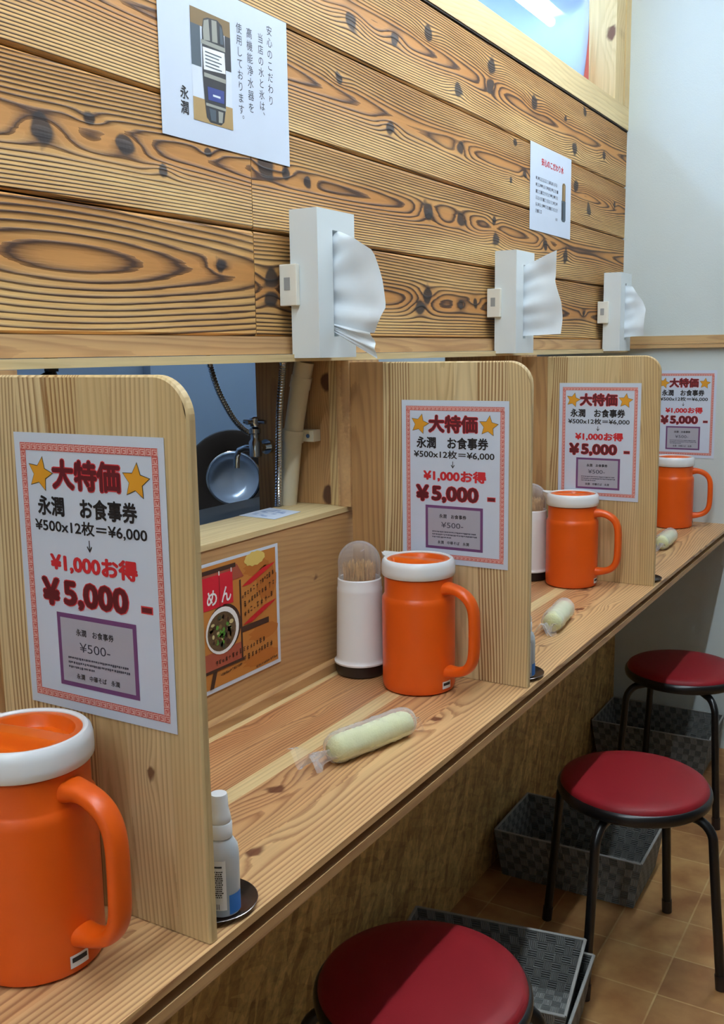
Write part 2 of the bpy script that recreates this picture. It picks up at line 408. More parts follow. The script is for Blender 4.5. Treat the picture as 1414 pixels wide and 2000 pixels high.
# plank wall ---------------------------------------------------------
rnd = random.Random(5)
K_top = [(1.819, 2.011), (1.968, 2.058), (2.116, 1.976), (2.302, 2.067), (2.297, 2.022), (2.584, 2.041), (2.834, 2.046), (3.005, 2.095), (2.918, 1.978), (3.201, 2.001), (1.653, 2.0), (1.3, 2.03), (0.9, 2.0)]
K_2 = [(1.61, 1.889), (1.799, 1.838), (2.13, 1.852), (2.43, 1.825), (2.524, 1.851), (2.455, 1.919), (2.934, 1.876), (3.058, 1.82), (3.324, 1.865)]
K_3 = [(0.903, 1.677), (0.984, 1.705), (1.05, 1.683), (1.122, 1.658), (1.224, 1.701)]
K_3b = [(1.37, 1.7), (1.429, 1.699), (1.496, 1.694), (1.969, 1.693), (2.13, 1.696), (2.323, 1.711), (2.334, 1.669), (2.683, 1.684), (2.854, 1.666)]
K_4 = [(1.244, 1.533)]
K_4b = [(1.38, 1.521), (1.378, 1.488), (1.923, 1.49), (1.96, 1.519), (2.131, 1.503), (2.212, 1.511), (3.03, 1.505)]
rows = [  # z0, z1, y0, y1, knots, pitch, heart, knot sizes
    (1.9375, 2.116, YA, YE, K_top, 0.0047, 0.026, 2.025, 2),
    (1.7675, 1.9345, YA, YE, K_2, 0.0045, 0.025, 1.862, 11),
    (1.5975, 1.7645, YA, 1.3322, K_3, 0.0046, 0.028, 1.684, 23),
    (1.5975, 1.7645, 1.3336, YE, K_3b, 0.0046, 0.024, 1.69, 31),
    (1.4255, 1.5945, YA, 1.3322, K_4, 0.0078, 0.06, 1.525, 47),
    (1.4255, 1.5945, 1.3336, YE, K_4b, 0.0056, 0.024, 1.505, 53)]
mb = MB(); UVS = []
pm = bpy.data.meshes.new('wall_left'); allv = []; allf = []; ug = []; utn = []
for (z0, z1, y0, y1, kn, pitch, heart, bc, sd) in rows:
    f = grain(sd, pitch, bc, heart, 0.011, 1.0, [(a, b, 0.5 + 0.75 * rnd.random()) for a, b in kn], slope=0.2 if sd == 47 else 0.55, amp=1.9, ksize=1.35, rough=0.25)
    b = MB()
    ys = max(y0, 0.55)
    nY = max(4, int((y1 - ys) / 0.006)); nZ = 42
    # front face grid with slightly eased long edges
    zs = [z0 + (z1 - z0) * j / nZ for j in range(nZ + 1)]
    V = []; F = []
    for i in range(nY + 1):
        y = ys + (y1 - ys) * i / nY
        for j, z in enumerate(zs):
            x = 0.0
            if j in (0, nZ): x = -0.004
            V.append((x, y, z))
    for i in range(nY):
        for j in range(nZ):
            F.append((i * (nZ + 1) + j, (i + 1) * (nZ + 1) + j, (i + 1) * (nZ + 1) + j + 1, i * (nZ + 1) + j + 1))
    b.add(V, F)
    if y0 < ys: b.add([(0, y0, z0), (0, ys, z0), (0, ys, z1), (0, y0, z1)], [(0, 1, 2, 3)])
    b.add([(-0.004, y0, z0), (-0.004, y1, z0), (-0.02, y1, z0), (-0.02, y0, z0)], [(0, 1, 2, 3)])
    b.add([(-0.004, y0, z1), (-0.02, y0, z1), (-0.02, y1, z1), (-0.004, y1, z1)], [(0, 1, 2, 3)])
    for yy in (y0, y1): b.add([(0, yy, z0), (0, yy, z1), (-0.02, yy, z1), (-0.02, yy, z0)], [(0, 1, 2, 3)])
    o = len(allv); allv += b.v
    for fc in b.f:
        allf.append(tuple(i + o for i in fc))
        for i in fc:
            v = b.v[i]; q = f(v[1], v[2], v[0]); ug.append((q[0], q[1]))
            tn = 0.0
            d = abs(v[2] - bc) / 0.085
            d2 = (v[2] - z0) / (z1 - z0); utn.append((max(0.0, min(1.0, max(1.3 - d * 2.2, (d2 - 0.6) * 2.0))) * 0.85, 1.0))
nplank = len(allf)
o = len(allv)
bk = MB(); bk.box(-0.12, -0.02, YA, YE, 1.395, 2.116)
allv += bk.v; allf += [tuple(i + o for i in fc) for fc in bk.f]; ug += [(0, 0)] * 24; utn += [(0, 0)] * 24
pm.from_pydata(allv, [], allf); pm.materials.append(M['plank']); pm.materials.append(M['grey_dark'])
pm.polygons.foreach_set('material_index', [0] * nplank + [1] * 6)
g = pm.uv_layers.new(name='grain'); t = pm.uv_layers.new(name='tone')
g.data.foreach_set('uv', [c for q in ug for c in q]); t.data.foreach_set('uv', [c for q in utn for c in q])
pm.update()
wl = bpy.data.objects.new('wall_left', pm); COL.objects.link(wl); structure(wl, 'wall of brushed dark-grained cedar planks above the serving hatch')

# ledge under the planks, rail on the end wall
lf = grain(61, 0.006, 1.40, 0.02, 0.01, 1.0, slope=4)
t1 = structure(wood_box('trim_1', (-0.10, 0.012, YA, YE, 1.3955, 1.4245), (2, 120, 4), lf, (1, 2, 0), M['ledge']), 'pale wooden ledge along the bottom of the plank wall')
wood_box('ledge_lip', (-0.10, 0.024, YA, YE, 1.382, 1.3945), (2, 120, 2), grain(62, 0.006, 1.38, 0.02, 0.01, slope=3), (1, 2, 0), M['beam'], t1)
M['rail'] = wood('rail_wood', (206, 172, 122), (194, 158, 108), (158, 116, 76), (110, 74, 46), late_amt=0.45, fiber_axis=0)
t2 = structure(wood_box('trim_2', (0.026, XR, YE - 0.012, YE, 1.4075, 1.4355), (100, 2, 4), grain(63, 0.006, 1.42, 0.02, 0.01, slope=3), (0, 2, 1), M['rail']), 'pale wooden rail along the white end wall')
wood_box('rail_lip', (0.026, XR, YE - 0.020, YE, 1.394, 1.4065), (100, 2, 2), grain(64, 0.006, 1.40, 0.02, 0.01, slope=3), (0, 2, 1), M['rail'], t2)

# upper window over the plank wall
bf = grain(71, 0.010, 2.2, 0.03, 0.02, 1.0, knots=[(2.95, 2.135, 0.35), (3.12, 2.15, 0.3), (3.2, 2.17, 0.3), (2.6, 2.15, 0.25)], slope=2)
win = structure(wood_box('window_1', (-0.11, 0.004, YA, YE, 2.1205, 2.19), (3, 120, 6), bf, (1, 2, 0), M['beam']), 'pine framed clear-sheet opening above the plank wall')
wood_box('window_jamb', (-0.11, 0.0, 3.300, 3.395, 2.1905, CEIL), (8, 6, 40), grain(73, 0.012, -0.05, 0.03, 0.02, 1.2, knots=[(2.395, -0.017, 1.5)], slope=2), (2, 0, 1), M['jamb'], win)
wood_box('window_post', (-0.11, 0.004, 3.396, YE, 2.1905, CEIL), (4, 4, 40), grain(74, 0.010, 0.02, 0.03, 0.02, 1.2, slope=2), (2, 1, 0), M['jamb'], win)
mb = MB(); mb.box(-0.11, 0.004, YA, 3.300, 2.56, CEIL); mb.build('window_header', M['jamb'], win)
mb = MB(); mb.box(-0.093, -0.0915, YA, 3.300, 2.1905, 2.56); mb.build('window_pane', M['sheet'], win)
mb = MB(); mb.box(-0.03, 0.002, YA, YE, 2.1165, 2.120); mb.build('shadow_strip', M['grey_dark'], win)  # solid dark strip stands in for the shadow seam under the beam
mb = MB(); mb.add([(-0.088, 3.292, 2.44), (-0.088, 3.297, 2.20), (-0.088, 3.225, 2.20), (-0.088, 3.262, 2.30), (-0.088, 3.284, 2.38)], [(0, 1, 2, 3, 4)])
mb.add([(-0.0875, 3.292, 2.44), (-0.0875, 3.297, 2.20), (-0.0875, 3.225, 2.20), (-0.0875, 3.262, 2.30), (-0.0875, 3.284, 2.38)], [(4, 3, 2, 1, 0)])
tag(mb.build('red_tape', INK['tape']), 'strip of red tape hanging on the clear sheet beside the window post', 'tape')

# ------------------------------------------------------------------ hatch: sill, back panel, pillars
YP = (0.703, 1.581, 2.444)
def pf(sd, b0, kn=(), amt=1): return grain(sd, 0.006, b0, 0.03, 0.02, 1.5, knots=kn, slope=3, amp=2.2, line=amt)
panel = structure(wood_box('trim_3', (-0.01, 0.017, YA, YE, 0.8015, 1.094), (1, 260, 30), grain(81, 0.009, 0.92, 0.04, 0.03, 1.2, knots=[(1.47, 0.99, 0.5), (2.2, 0.95, 0.6)], slope=3), (1, 2, 0), M['panel']), 'wooden back panel between counter and serving hatch')
wood_box('base_strip', (0.017, 0.036, YA, YE, 0.8015, 0.818), (1, 60, 1), grain(82, 0.006, 0.81, 0.03, 0.02, slope=2), (1, 2, 0), M['ledge'], panel)
sill = structure(wood_box('trim_4', (-0.105, 0.0185, YA, YE, 1.0945, 1.104), (14, 120, 1), grain(83, 0.008, -0.04, 0.03, 0.02, 1.0, slope=2), (1, 0, 2), M['beam']), 'pale pine sill of the serving hatch')
for i, yp in enumerate(YP):
    ex = 0.001
    kn = [(1.342, -0.026, 1.5), (1.122, -0.026, 1.5)] if i == 1 else [(1.25, -0.05, 1.2)]
    p = structure(wood_box('trim_%d' % (5 + i), (-0.140, -0.020, yp + 0.004, yp + 0.11, 1.1045, 1.3815), (16, 3, 40), pf(90 + i, -0.08, kn), (2, 0, 1), M['post']),
                  ['cedar hatch pillar behind the nearest partition', 'cedar hatch pillar with dark knots beside the drain pipe', 'cedar hatch pillar behind the farthest partition'][i])
    wood_box('front_strip', (-0.0195, 0.0, yp + 0.001, yp + 0.11, 1.1045, 1.3815), (3, 2, 30), pf(95 + i, 0.03), (2, 0, 1), M['pine'], p)
    wood_box('front_strip', (0.0005, 0.0285, yp - 0.004, yp + 0.11, 1.1045, 1.3815), (4, 2, 30), pf(98 + i, 0.03), (2, 0, 1), M['ledge'], p)
    wood_box('rear_stile', (-0.20, -0.1405, yp + 0.012, yp + 0.08, 1.02, 1.3945), (6, 2, 30), pf(110 + i, -0.17), (2, 0, 1), M['post'], p)

# ------------------------------------------------------------------ counter
ct = thing('counter_top', 'long narrow cedar counter running along the plank wall', 'counter', (0, 0, 0))
CK = [(1.032, 0.235, 1.3), (0.878, 0.311, 1.4), (1.374, 0.309, 1.2), (1.209, 0.072, 0.9), (1.532, 0.271, 0.9), (2.145, 0.294, 1.2), (0.652, 0.288, 0.9), (1.841, 0.32, 0.8), (2.222, 0.342, 0.8), (2.62, 0.24, 1.1), (3.1, 0.28, 1.0), (1.29, 0.13, 0.7), (2.33, 0.25, 1.0), (3.36, 0.29, 0.9)]
cf = grain(101, 0.0062, 0.27, 0.03, 0.02, 0.9, knots=CK, slope=2.5, amp=2.4, ksize=0.75, strips=[(0.028, 0.15), (0.052, 0.9), (0.11, 0.05), (0.172, 0.1), (0.203, 1.0), (0.30, 0.25), (0.5, 0.45)], line_strips=[0.9, 0.25, 1.0, 1.1, 0.25, 1.0, 0.9])
wood_box('board', (-0.06, 0.393, YA, YE, 0.7915, 0.801), (46, 300, 1), cf, (1, 0, 2), M['counter'], ct)
mb = MB(); mb.box(-0.06, 0.374, YA, YE, 0.7775, 0.7915); mb.build('recessed_band', M['groove'], ct)  # dark brown also carries the shadow of the board's overhang
wood_box('edge_strip', (-0.06, 0.392, YA, YE, 0.764, 0.7775), (2, 80, 1), grain(102, 0.006, 0.38, 0.03, 0.02, slope=2), (1, 0, 2), M['ledge'], ct)

# ------------------------------------------------------------------ partitions
XO, ZT, TH, RC = 0.389, 1.378, 0.0125, 0.042
def partition(i, yp, label):
    t = thing('partition', label, 'partition', (0, yp, 0.801), 0, 'counter partitions')
    nx, nz = 58, 60
    def top(x, ins=0.0):
        zt = ZT - 0.801 - ins; xo = XO - ins; r = RC - ins
        if x <= xo - r: return zt
        d = x - (xo - r); return zt - r + sqrt(max(0.0, r * r - d * d))
    mb = MB(); ins = 0.0022; x0 = 0.1005
    for (yy, fl) in ((0.0, False), (TH, True)):
        V = []; F = []
        xs = [x0 + (XO - ins - x0) * k / nx for k in range(nx + 1)]
        for x in xs:
            zt = top(x, ins)
            for j in range(nz + 1): V.append((x, yy, 0.0008 + (zt - 0.0008) * j / nz))
        for a in range(nx):
            for j in range(nz):
                q = (a * (nz + 1) + j, (a + 1) * (nz + 1) + j, (a + 1) * (nz + 1) + j + 1, a * (nz + 1) + j + 1)
                F.append(q[::-1] if fl else q)
        mb.add(V, F)
    # rim profile: outline swept through the thickness with eased edges
    def outline(ins):
        pts = [(x0, 0.0008)]
        pts = [(XO - ins, 0.0008 + (ZT - 0.801 - RC - 0.0008) * k / 30) for k in range(31)]
        for k in range(1, 13):
            a = k / 12 * pi / 2; r = RC - ins
            pts.append((XO - RC + r * cos(a), ZT - 0.801 - RC + r * sin(a)))
        pts += [(XO - RC + (x0 - XO + RC) * k / 10, ZT - 0.801 - ins) for k in range(1, 11)]
        return pts
    ol = [(outline(ins), 0.0), (outline(0.0), ins), (outline(0.0), TH - ins), (outline(ins), TH)]
    V = []; F = []; n = len(ol[0][0])
    for (pts, yy) in ol: V += [(x, yy, z) for (x, z) in pts]
    for a in range(3):
        for k in range(n - 1): F.append((a * n + k, (a + 1) * n + k, (a + 1) * n + k + 1, a * n + k + 1))
    mb.add(V, F)
    mb.add([(x0, 0, 0.0008), (x0, TH, 0.0008), (x0, TH, ZT - 0.803), (x0, 0, ZT - 0.803)], [(0, 3, 2, 1)])
    me = bpy.data.meshes.new('board'); me.from_pydata(mb.v, [], mb.f); me.materials.append(M['pine']); me.update()
    rr = random.Random(40 + i)
    edges = [0.112, 0.155, 0.20, 0.245, 0.29, 0.345, 0.6]; tn = [rr.choice((0.0, 0.2, 0.5, 0.8, 1.0)) for _ in edges]; ls = [rr.choice((0.4, 0.7, 1.2, 1.7)) for _ in edges]
    f = grain(130 + i * 7, 0.0056, 0.2 + 0.03 * i, 0.025, 0.012, 1.2, knots=[(0.17, 0.318, 0.55)] if i == 0 else [], slope=2.0, strips=list(zip(edges, tn)), line_strips=ls)
    grain_uv(me, f, (2, 0, 1))
    o = bpy.data.objects.new('board', me); COL.objects.link(o); o.parent = t
    wood_box('rear_stile', (0.0295 if i else 0.0295, 0.1, 0.0, 0.022, 0.0008, ZT - 0.801), (7, 1, 40), grain(150 + i, 0.010, 0.06, 0.03, 0.02, 1.5, slope=2), (2, 0, 1), M['post'], t)
    return t
partition(0, YP[0], 'pine partition board nearest the camera, spray bottle and steel dish behind its front edge')
partition(1, YP[1], 'middle pine partition board on the counter beside the white toothpick holder')
partition(2, YP[2], 'farthest pine partition board, standing last before the white end wall')

# ------------------------------------------------------------------ printing on paper
FC = bpy.data.curves.new('lettering', 'FONT'); FO = bpy.data.objects.new('lettering', FC); COL.objects.link(FO)
def text_poly(body, bold=0.0, space=1.0):
    FC.body = body; FC.size = 1.0; FC.offset = bold; FC.space_character = space; FC.resolution_u = 3
    FO.update_tag(); bpy.context.view_layer.update()
    dg = bpy.context.evaluated_depsgraph_get()
    me = bpy.data.meshes.new_from_object(FO.evaluated_get(dg))
    V = [(v.co.x, v.co.y) for v in me.vertices]; F = [tuple(p.vertices) for p in me.polygons]
    bpy.data.meshes.remove(me); return V, F

def stamps(b):   # heavier strokes: the same outline printed again a little to every side
    return [(0, 0)] + ([(b * cos(k * pi / 4), b * sin(k * pi / 4)) for k in range(8)] if b else [])

class Print:
    """flat print in millimetres on a sheet: u right, v down; layers stacked a hair apart"""
    def __init__(s, mats): s.names = mats; s.mb = MB()
    def P(s, u, v, layer): return (u / 1000.0, -0.0006 - 0.00022 * layer, -v / 1000.0)
    def poly(s, pts, ink, layer=1):
        s.mb.add([s.P(u, v, layer) for u, v in pts], [tuple(range(len(pts)))], s.names.index(ink)); return s
    def rect(s, u0, v0, u1, v1, ink, layer=1): return s.poly([(u0, v0), (u0, v1), (u1, v1), (u1, v0)], ink, layer)
    def text(s, body, ink, layer, cu, cv, w, h, bold=0.0, space=1.0, ref=None, italic=0.0):
        """fit text to width w and height h (mm), centred at (cu, cv); ref = plain outline used for the fit"""
        V, F = text_poly(body, 0.0, space); R = V
        if not V: return s
        x0, x1 = min(p[0] for p in R), max(p[0] for p in R); y0, y1 = min(p[1] for p in R), max(p[1] for p in R)
        sx = w / (x1 - x0); sy = h / (y1 - y0) if h else sx
        mx_, my_ = (x0 + x1) / 2, (y0 + y1) / 2
        for q, (dx, dy) in enumerate(stamps(bold)):
            s.mb.add([s.P(cu + (x + dx - mx_) * sx, cv - (y + dy - my_) * sy, layer + 0.07 * q) for x, y in V], F, s.names.index(ink))
        return s
    def vtext(s, body, ink, layer, cu, v0, v1, size, bold=0.0):
        n = len(body)
        for k, ch in enumerate(body):
            V, F = text_poly(ch)
            if not V: continue
            pitch = (v1 - v0) / n; cv = v0 + pitch * (k + 0.5)
            mx_, my_ = 0.5, 0.36
            if ch in '、。': mx_, my_ = -0.1, -0.3
            for q, (dx, dy) in enumerate(stamps(bold)):
                s.mb.add([s.P(cu + (x + dx - mx_) * size, cv - (y + dy - my_) * size * 1.05, layer + 0.07 * q) for x, y in V], F, s.names.index(ink))
        return s
    def build(s, name, parent):
        me = bpy.data.meshes.new(name); me.from_pydata(s.mb.v, [], s.mb.f)
        for k in s.names: me.materials.append(INK[k])
        me.polygons.foreach_set('material_index', s.mb.m); me.update()
        o = bpy.data.objects.new(name, me); COL.objects.link(o); o.parent = parent; return o

def sheet(parent, W, H, curl=0.0, name='paper_sheet'):
    """paper with a slight thickness; lower outer corner may lift a little"""
    mb = MB(); mb.box(0, W, -0.0005, 0.0, -H, 0)
    return mb.build(name, M['paper'], parent)

def star_pts(cu, cv, R, r, rot):
    return [(cu + (R if k % 2 == 0 else r) * sin(rot + k * pi / 5), cv - (R if k % 2 == 0 else r) * cos(rot + k * pi / 5)) for k in range(10)]

def special_poster(loc, label):
    t = thing('price_poster', label, 'poster', loc, 0, 'special price posters')
    sheet(t, 0.21, 0.297)
    # meander border
    p = Print(['band', 'meander'])
    U0, V0, U1, V1, B = 9, 10.5, 202, 287, 8
    for q in ((U0, V0, U1, V0 + B), (U0, V1 - B, U1, V1), (U0, V0 + B, U0 + B, V1 - B), (U1 - B, V0 + B, U1, V1 - B)): p.rect(*q, 'band', 1)
    lw = 0.75
    def key(ou, ov, horiz):
        # one key of the meander inside an 8 x 8 mm cell
        segs = [(1.3, 1.3, 6.7, 1.3 + lw), (1.3, 1.3, 1.3 + lw, 6.7), (3.2, 6.0, 6.7, 6.0 + lw), (6.0, 3.2, 6.0 + lw, 6.7), (3.6, 3.2, 6.7, 3.2 + lw), (7.35, 0.5, 7.35 + lw, 7.5)]
        for (a, b_, c, d) in segs:
            if horiz: p.rect(ou + a, ov + b_, ou + c, ov + d, 'meander', 2)
            else: p.rect(ou + b_, ov + a, ou + d, ov + c, 'meander', 2)
    nu = 24; su = (U1 - U0) / nu
    for k in range(nu):
        key(U0 + k * su, V0, True); key(U0 + k * su, V1 - B, True)
    nv = 32; sv_ = (V1 - V0 - 2 * B) / nv
    for k in range(nv):
        key(U0, V0 + B + k * sv_, False); key(U1 - B, V0 + B + k * sv_, False)
    p.build('printed_border', t)
    for (cu, cv, rot) in ((37, 43, 0.25), (172, 44, 0.12)):
        p = Print(['star', 'staro'])
        p.poly(star_pts(cu, cv, 19.5, 9.6, rot), 'staro', 1); p.poly(star_pts(cu, cv, 18.0, 8.8, rot), 'star', 2)
        p.build('printed_star', t)
    p = Print(['glow', 'dred'])
    p.text('大特価', 'glow', 1, 103, 42, 94, 29, 0.07); p.text('大特価', 'dred', 2, 103, 42, 94, 29, 0.036)
    p.build('printed_headline', t)
    p = Print(['black'])
    p.text('永潤　お食事券', 'black', 1, 101, 76, 140, 20, 0.032)
    p.text('¥500x12枚＝¥6,000', 'black', 1, 104, 97, 158, 14.5, 0.02)
    p.text('↓', 'black', 1, 103, 115, 7, 12, 0.015)
    p.build('printed_lines', t)
    p = Print(['red', 'glow', 'dred'])
    p.text('¥1,000お得', 'red', 1, 106, 135.5, 122, 20, 0.045)
    p.text('¥', 'glow', 1, 42, 168.5, 23, 27, 0.07); p.text('¥', 'dred', 2, 42, 168.5, 23, 27, 0.04)
    p.text('5,000', 'glow', 1, 107, 169.5, 89, 28, 0.07); p.text('5,000', 'dred', 2, 107, 169.5, 89, 28, 0.04)
    p.rect(170, 169, 186, 177, 'glow', 1); p.rect(171.3, 170.3, 184.7, 175.7, 'dred', 2)
    p.build('printed_price', t)
    p = Print(['purple', 'grey'])
    p.rect(48, 190, 162, 270, 'purple', 1); p.rect(53, 195, 157, 265, 'grey', 2)
    c = p.build('printed_coupon', t)
    p = Print(['black', 'ink'])
    p.text('永潤　お食事券', 'black', 3, 103, 209, 54, 7.5, 0.012)
    p.text('¥500-', 'ink', 3, 102, 225, 44, 10, 0.0)
    r_ = random.Random(9)
    for k in range(3):
        u = 62.0
        while u < 149 - (50 if k == 2 else 0):
            wd = r_.uniform(1.2, 2.6); p.rect(u, 237 + k * 5.0, u + wd, 237 + k * 5.0 + r_.uniform(1.8, 2.8), 'ink', 3); u += wd + r_.uniform(0.4, 1.3)
    p.text('永潤　中華そば　永潤', 'black', 3, 104, 257.5, 62, 6, 0.012)
    p.build('coupon_text', c)
    return t
EPS = 0.0008
pp = special_poster((0.1487, YP[0] - EPS, 1.3189), 'special price poster on the nearest partition, above the closest orange jug')
dup(pp, (0.1395, YP[1] - EPS, 1.3095), 0, 'special price poster on the middle partition beside the toothpick holder')
dup(pp, (0.1335, YP[2] - EPS, 1.3105), 0, 'special price poster on the farthest partition board')
dup(pp, (0.1154, YE - EPS, 1.3188), 0, 'special price poster taped to the white end wall')

# water purifier notice on the planks
t = thing('wall_notice', 'large white notice with a photo of a water filter on the plank wall', 'notice', (0.0012, 1.123, 1.941), pi / 2)
sheet(t, 0.318, 0.230)
p = Print(['tan', 'dark', 'silver', 'pale', 'slate', 'blue', 'kbrown', 'white'])
p.rect(70, 39, 164, 198, 'pale', 1); p.rect(70, 39, 164, 62, 'darkgreen' if False else 'kbrown', 2); p.rect(70, 62, 92, 120, 'slate', 2); p.rect(150, 62, 164, 112, 'dark', 2); p.rect(70, 165, 164, 198, 'tan', 2)
p.build('printed_photo', t)
p = Print(['dark', 'silver', 'pale', 'slate', 'blue', 'white'])
p.poly([(96, 66), (100, 50), (110, 46), (133, 44), (144, 49), (148, 64), (150, 90), (150, 128), (147, 168), (142, 190), (134, 196), (108, 196), (100, 190), (97, 168), (94, 128)], 'dark', 3)
p.poly([(98, 66), (101, 52), (112, 48), (114, 78), (99, 80)], 'silver', 4); p.poly([(119, 47), (131, 46), (132, 77), (119, 78)], 'silver', 4); p.poly([(138, 50), (144, 54), (146, 76), (138, 77)], 'slate', 4)
p.rect(93, 80, 150, 86, 'silver', 4); p.poly([(96, 90), (148, 88), (149, 118), (97, 122)], 'white', 4)
for k in range(5): p.rect(101, 95 + k * 5, 140 - 6 * (k % 2), 96.6 + k * 5, 'slate', 5)
p.rect(97, 126, 149, 132, 'silver', 4); p.poly([(104, 145), (144, 144), (143, 163), (105, 164)], 'blue', 4); p.rect(116, 154, 134, 157, 'pale', 5)
p.rect(99, 169, 147, 173, 'silver', 4); p.poly([(106, 176), (122, 176), (122, 193), (110, 193)], 'slate', 4); p.poly([(128, 176), (140, 176), (137, 192), (128, 193)], 'silver', 4)
p.build('printed_filter', t)
for q in (('安心のこだわり', 268, 16, 142, 15.5), ('当店の水と氷は、', 243, 34, 172, 15), ('高機能浄水器を', 213.5, 33, 164, 16), ('使用しております。', 187, 33, 188, 15.5)):
    p = Print(['ink']); p.vtext(q[0], 'ink', 1, *q[1:]); p.build('printed_column', t)
p = Print(['black']); p.vtext('永潤', 'black', 1, 51, 154, 196, 19, 0.02); p.build('printed_shop_name', t)

# small notice farther along
t = thing('wall_notice', 'smaller white notice with red heading and a dark bottle on the plank wall', 'notice', (0.0012, 2.558, 1.941), pi / 2)
sheet(t, 0.326, 0.226)
p = Print(['red']); p.text('安心のこだわり水', 'red', 1, 171, 41, 176, 19, 0.03); p.build('printed_heading', t)
p = Print(['ink'])
r_ = random.Random(4)
for k, v in enumerate((84, 101, 118, 135, 152, 169)):
    u = 42.0
    while u < (90 if k == 5 else 210):
        wd = r_.uniform(5, 11); p.rect(u, v, u + wd, v + r_.uniform(6, 9), 'ink', 1) if r_.random() < 0.3 else [p.rect(u, v + j * 3.4, u + wd * r_.uniform(0.6, 1), v + j * 3.4 + 1.5, 'ink', 1) for j in range(3)]
        u += wd + r_.uniform(2, 5)
p.build('printed_text', t)
p = Print(['ink']); p.text('永潤', 'ink', 1, 205, 181, 16, 8); p.build('printed_shop_name', t)
p = Print(['tan', 'kbrown', 'slate', 'dark'])
p.poly([(250, 82), (255, 76), (270, 74), (278, 79), (279, 124), (249, 124)], 'kbrown', 1); p.poly([(246, 124), (281, 124), (282, 176), (274, 182), (254, 182), (247, 177)], 'slate', 1); p.rect(262, 80, 270, 122, 'tan', 2); p.rect(250, 130, 258, 176, 'dark', 2)
p.build('printed_bottle', t)

# ramen menu card on the back panel
t = thing('menu_poster', 'orange ramen poster with white border on the back panel below the hatch', 'poster', (0.0182, 1.052, 1.0735), pi / 2)
sheet(t, 0.297, 0.212)
p = Print(['menu', 'menud', 'moon', 'brick', 'brown', 'brush'])
p.rect(8, 5, 289, 205, 'menu', 1)
for (u, v, a, b_) in ((235, 30, 34, 14), (262, 60, 28, 30), (240, 188, 48, 12), (250, 145, 40, 14)): p.poly([(u + a * cos(k * pi / 10) * (1 + 0.15 * sin(3 * k)), v + b_ * sin(k * pi / 10)) for k in range(20)], 'menud', 2)
p.poly([(230 + 28 * cos(k * pi / 12) * (1 + 0.06 * sin(2.3 * k)), 14 + 12 * sin(k * pi / 12) * (1 + 0.1 * sin(3 * k))) for k in range(24)], 'moon', 3)
p.poly([(10, 19), (182, 14), (199, 38), (10, 44)], 'brick', 3); p.rect(10, 11, 178, 18, 'brown', 4)
p.rect(10, 40, 188, 178, 'menu', 3); p.rect(186, 42, 190.5, 174, 'brown', 4); p.rect(10, 146, 186, 176, 'brick', 4); p.rect(10, 174, 193, 179, 'brown', 5)
p.poly([(112, 179), (122, 179), (112, 205), (102, 205)], 'brown', 5)
for (a, b_) in (((192, 53), (286, 31)), ((193, 118), (286, 96))):
    p.poly([(a[0], a[1] + 2), (a[0] + 20, a[1] - 6), (a[0] + 60, a[1] - 19), (b_[0], b_[1] - 1), (b_[0] - 6, b_[1] + 3), (a[0] + 55, a[1] - 8), (a[0] + 24, a[1] + 2)], 'brush', 4)
p.rect(190, 122, 264, 132, 'brown', 4)
p.build('printed_picture', t)
p = Print(['noren', 'white', 'moon', 'brown'])
p.rect(14, 22, 169, 75, 'noren', 5)
for u in (52, 91, 135): p.rect(u - 0.5, 26, u + 0.5, 75, 'brown', 6)
for u in (16, 52, 91, 135, 166): p.rect(u - 1.4, 17, u + 1.4, 24, 'white', 6)
for ch, u in (('ら', 33), ('ー', 72), ('め', 115), ('ん', 151)): p.text(ch, 'white', 7, u, 57, 24, 24 if ch != 'ー' else 5, 0.02)
p.build('printed_banner', t)
p = Print(['white', 'brown', 'bowlin', 'green', 'veg', 'kbrown', 'darkgreen'])
def disc(cu, cv, a, b_, ink, l, n=28): p.poly([(cu + a * cos(2 * pi * k / n), cv + b_ * sin(2 * pi * k / n)) for k in range(n)], ink, l)
disc(143, 113, 44, 40, 'brown', 5); disc(139, 115, 42, 38.5, 'white', 6); disc(137, 116, 36, 32, 'bowlin', 7)
r_ = random.Random(3)
for k in range(46):
    a = r_.uniform(0, 2 * pi); d = sqrt(r_.random()) * 0.85
    disc(137 + 34 * d * cos(a), 116 + 30 * d * sin(a), r_.uniform(2, 6), r_.uniform(2, 5), r_.choice(['veg', 'veg', 'kbrown', 'darkgreen', 'brown', 'green']), 8, 9)
for k in range(10): disc(135 + r_.uniform(-8, 8), 118 + r_.uniform(-8, 10), 2.4, 2.2, 'green', 9, 8)
p.build('printed_bowl', t)
p = Print(['brown', 'black'])
r_ = random.Random(8)
def scrawl(u0, v0, u1, v1, hgt, l):   # unreadable brush writing: short strokes along a slanted line
    u = u0
    while u < u1 - 3:
        k = (u - u0) / (u1 - u0); v = v0 + (v1 - v0) * k; g_ = hgt * r_.uniform(0.7, 1.1)
        for j in range(3):
            vv = v - g_ / 2 + g_ * j / 3
            if r_.random() < 0.75: p.poly([(u, vv), (u + g_ * r_.uniform(0.3, 0.7), vv - 0.8), (u + g_ * 0.6, vv + 1.0), (u, vv + 1.2)], 'brown', l)
        if r_.random() < 0.8: p.poly([(u + g_ * 0.3, v - g_ / 2), (u + g_ * 0.42, v - g_ / 2), (u + g_ * 0.36, v + g_ / 2), (u + g_ * 0.24, v + g_ / 2)], 'brown', l)
        u += g_ * r_.uniform(0.85, 1.25)
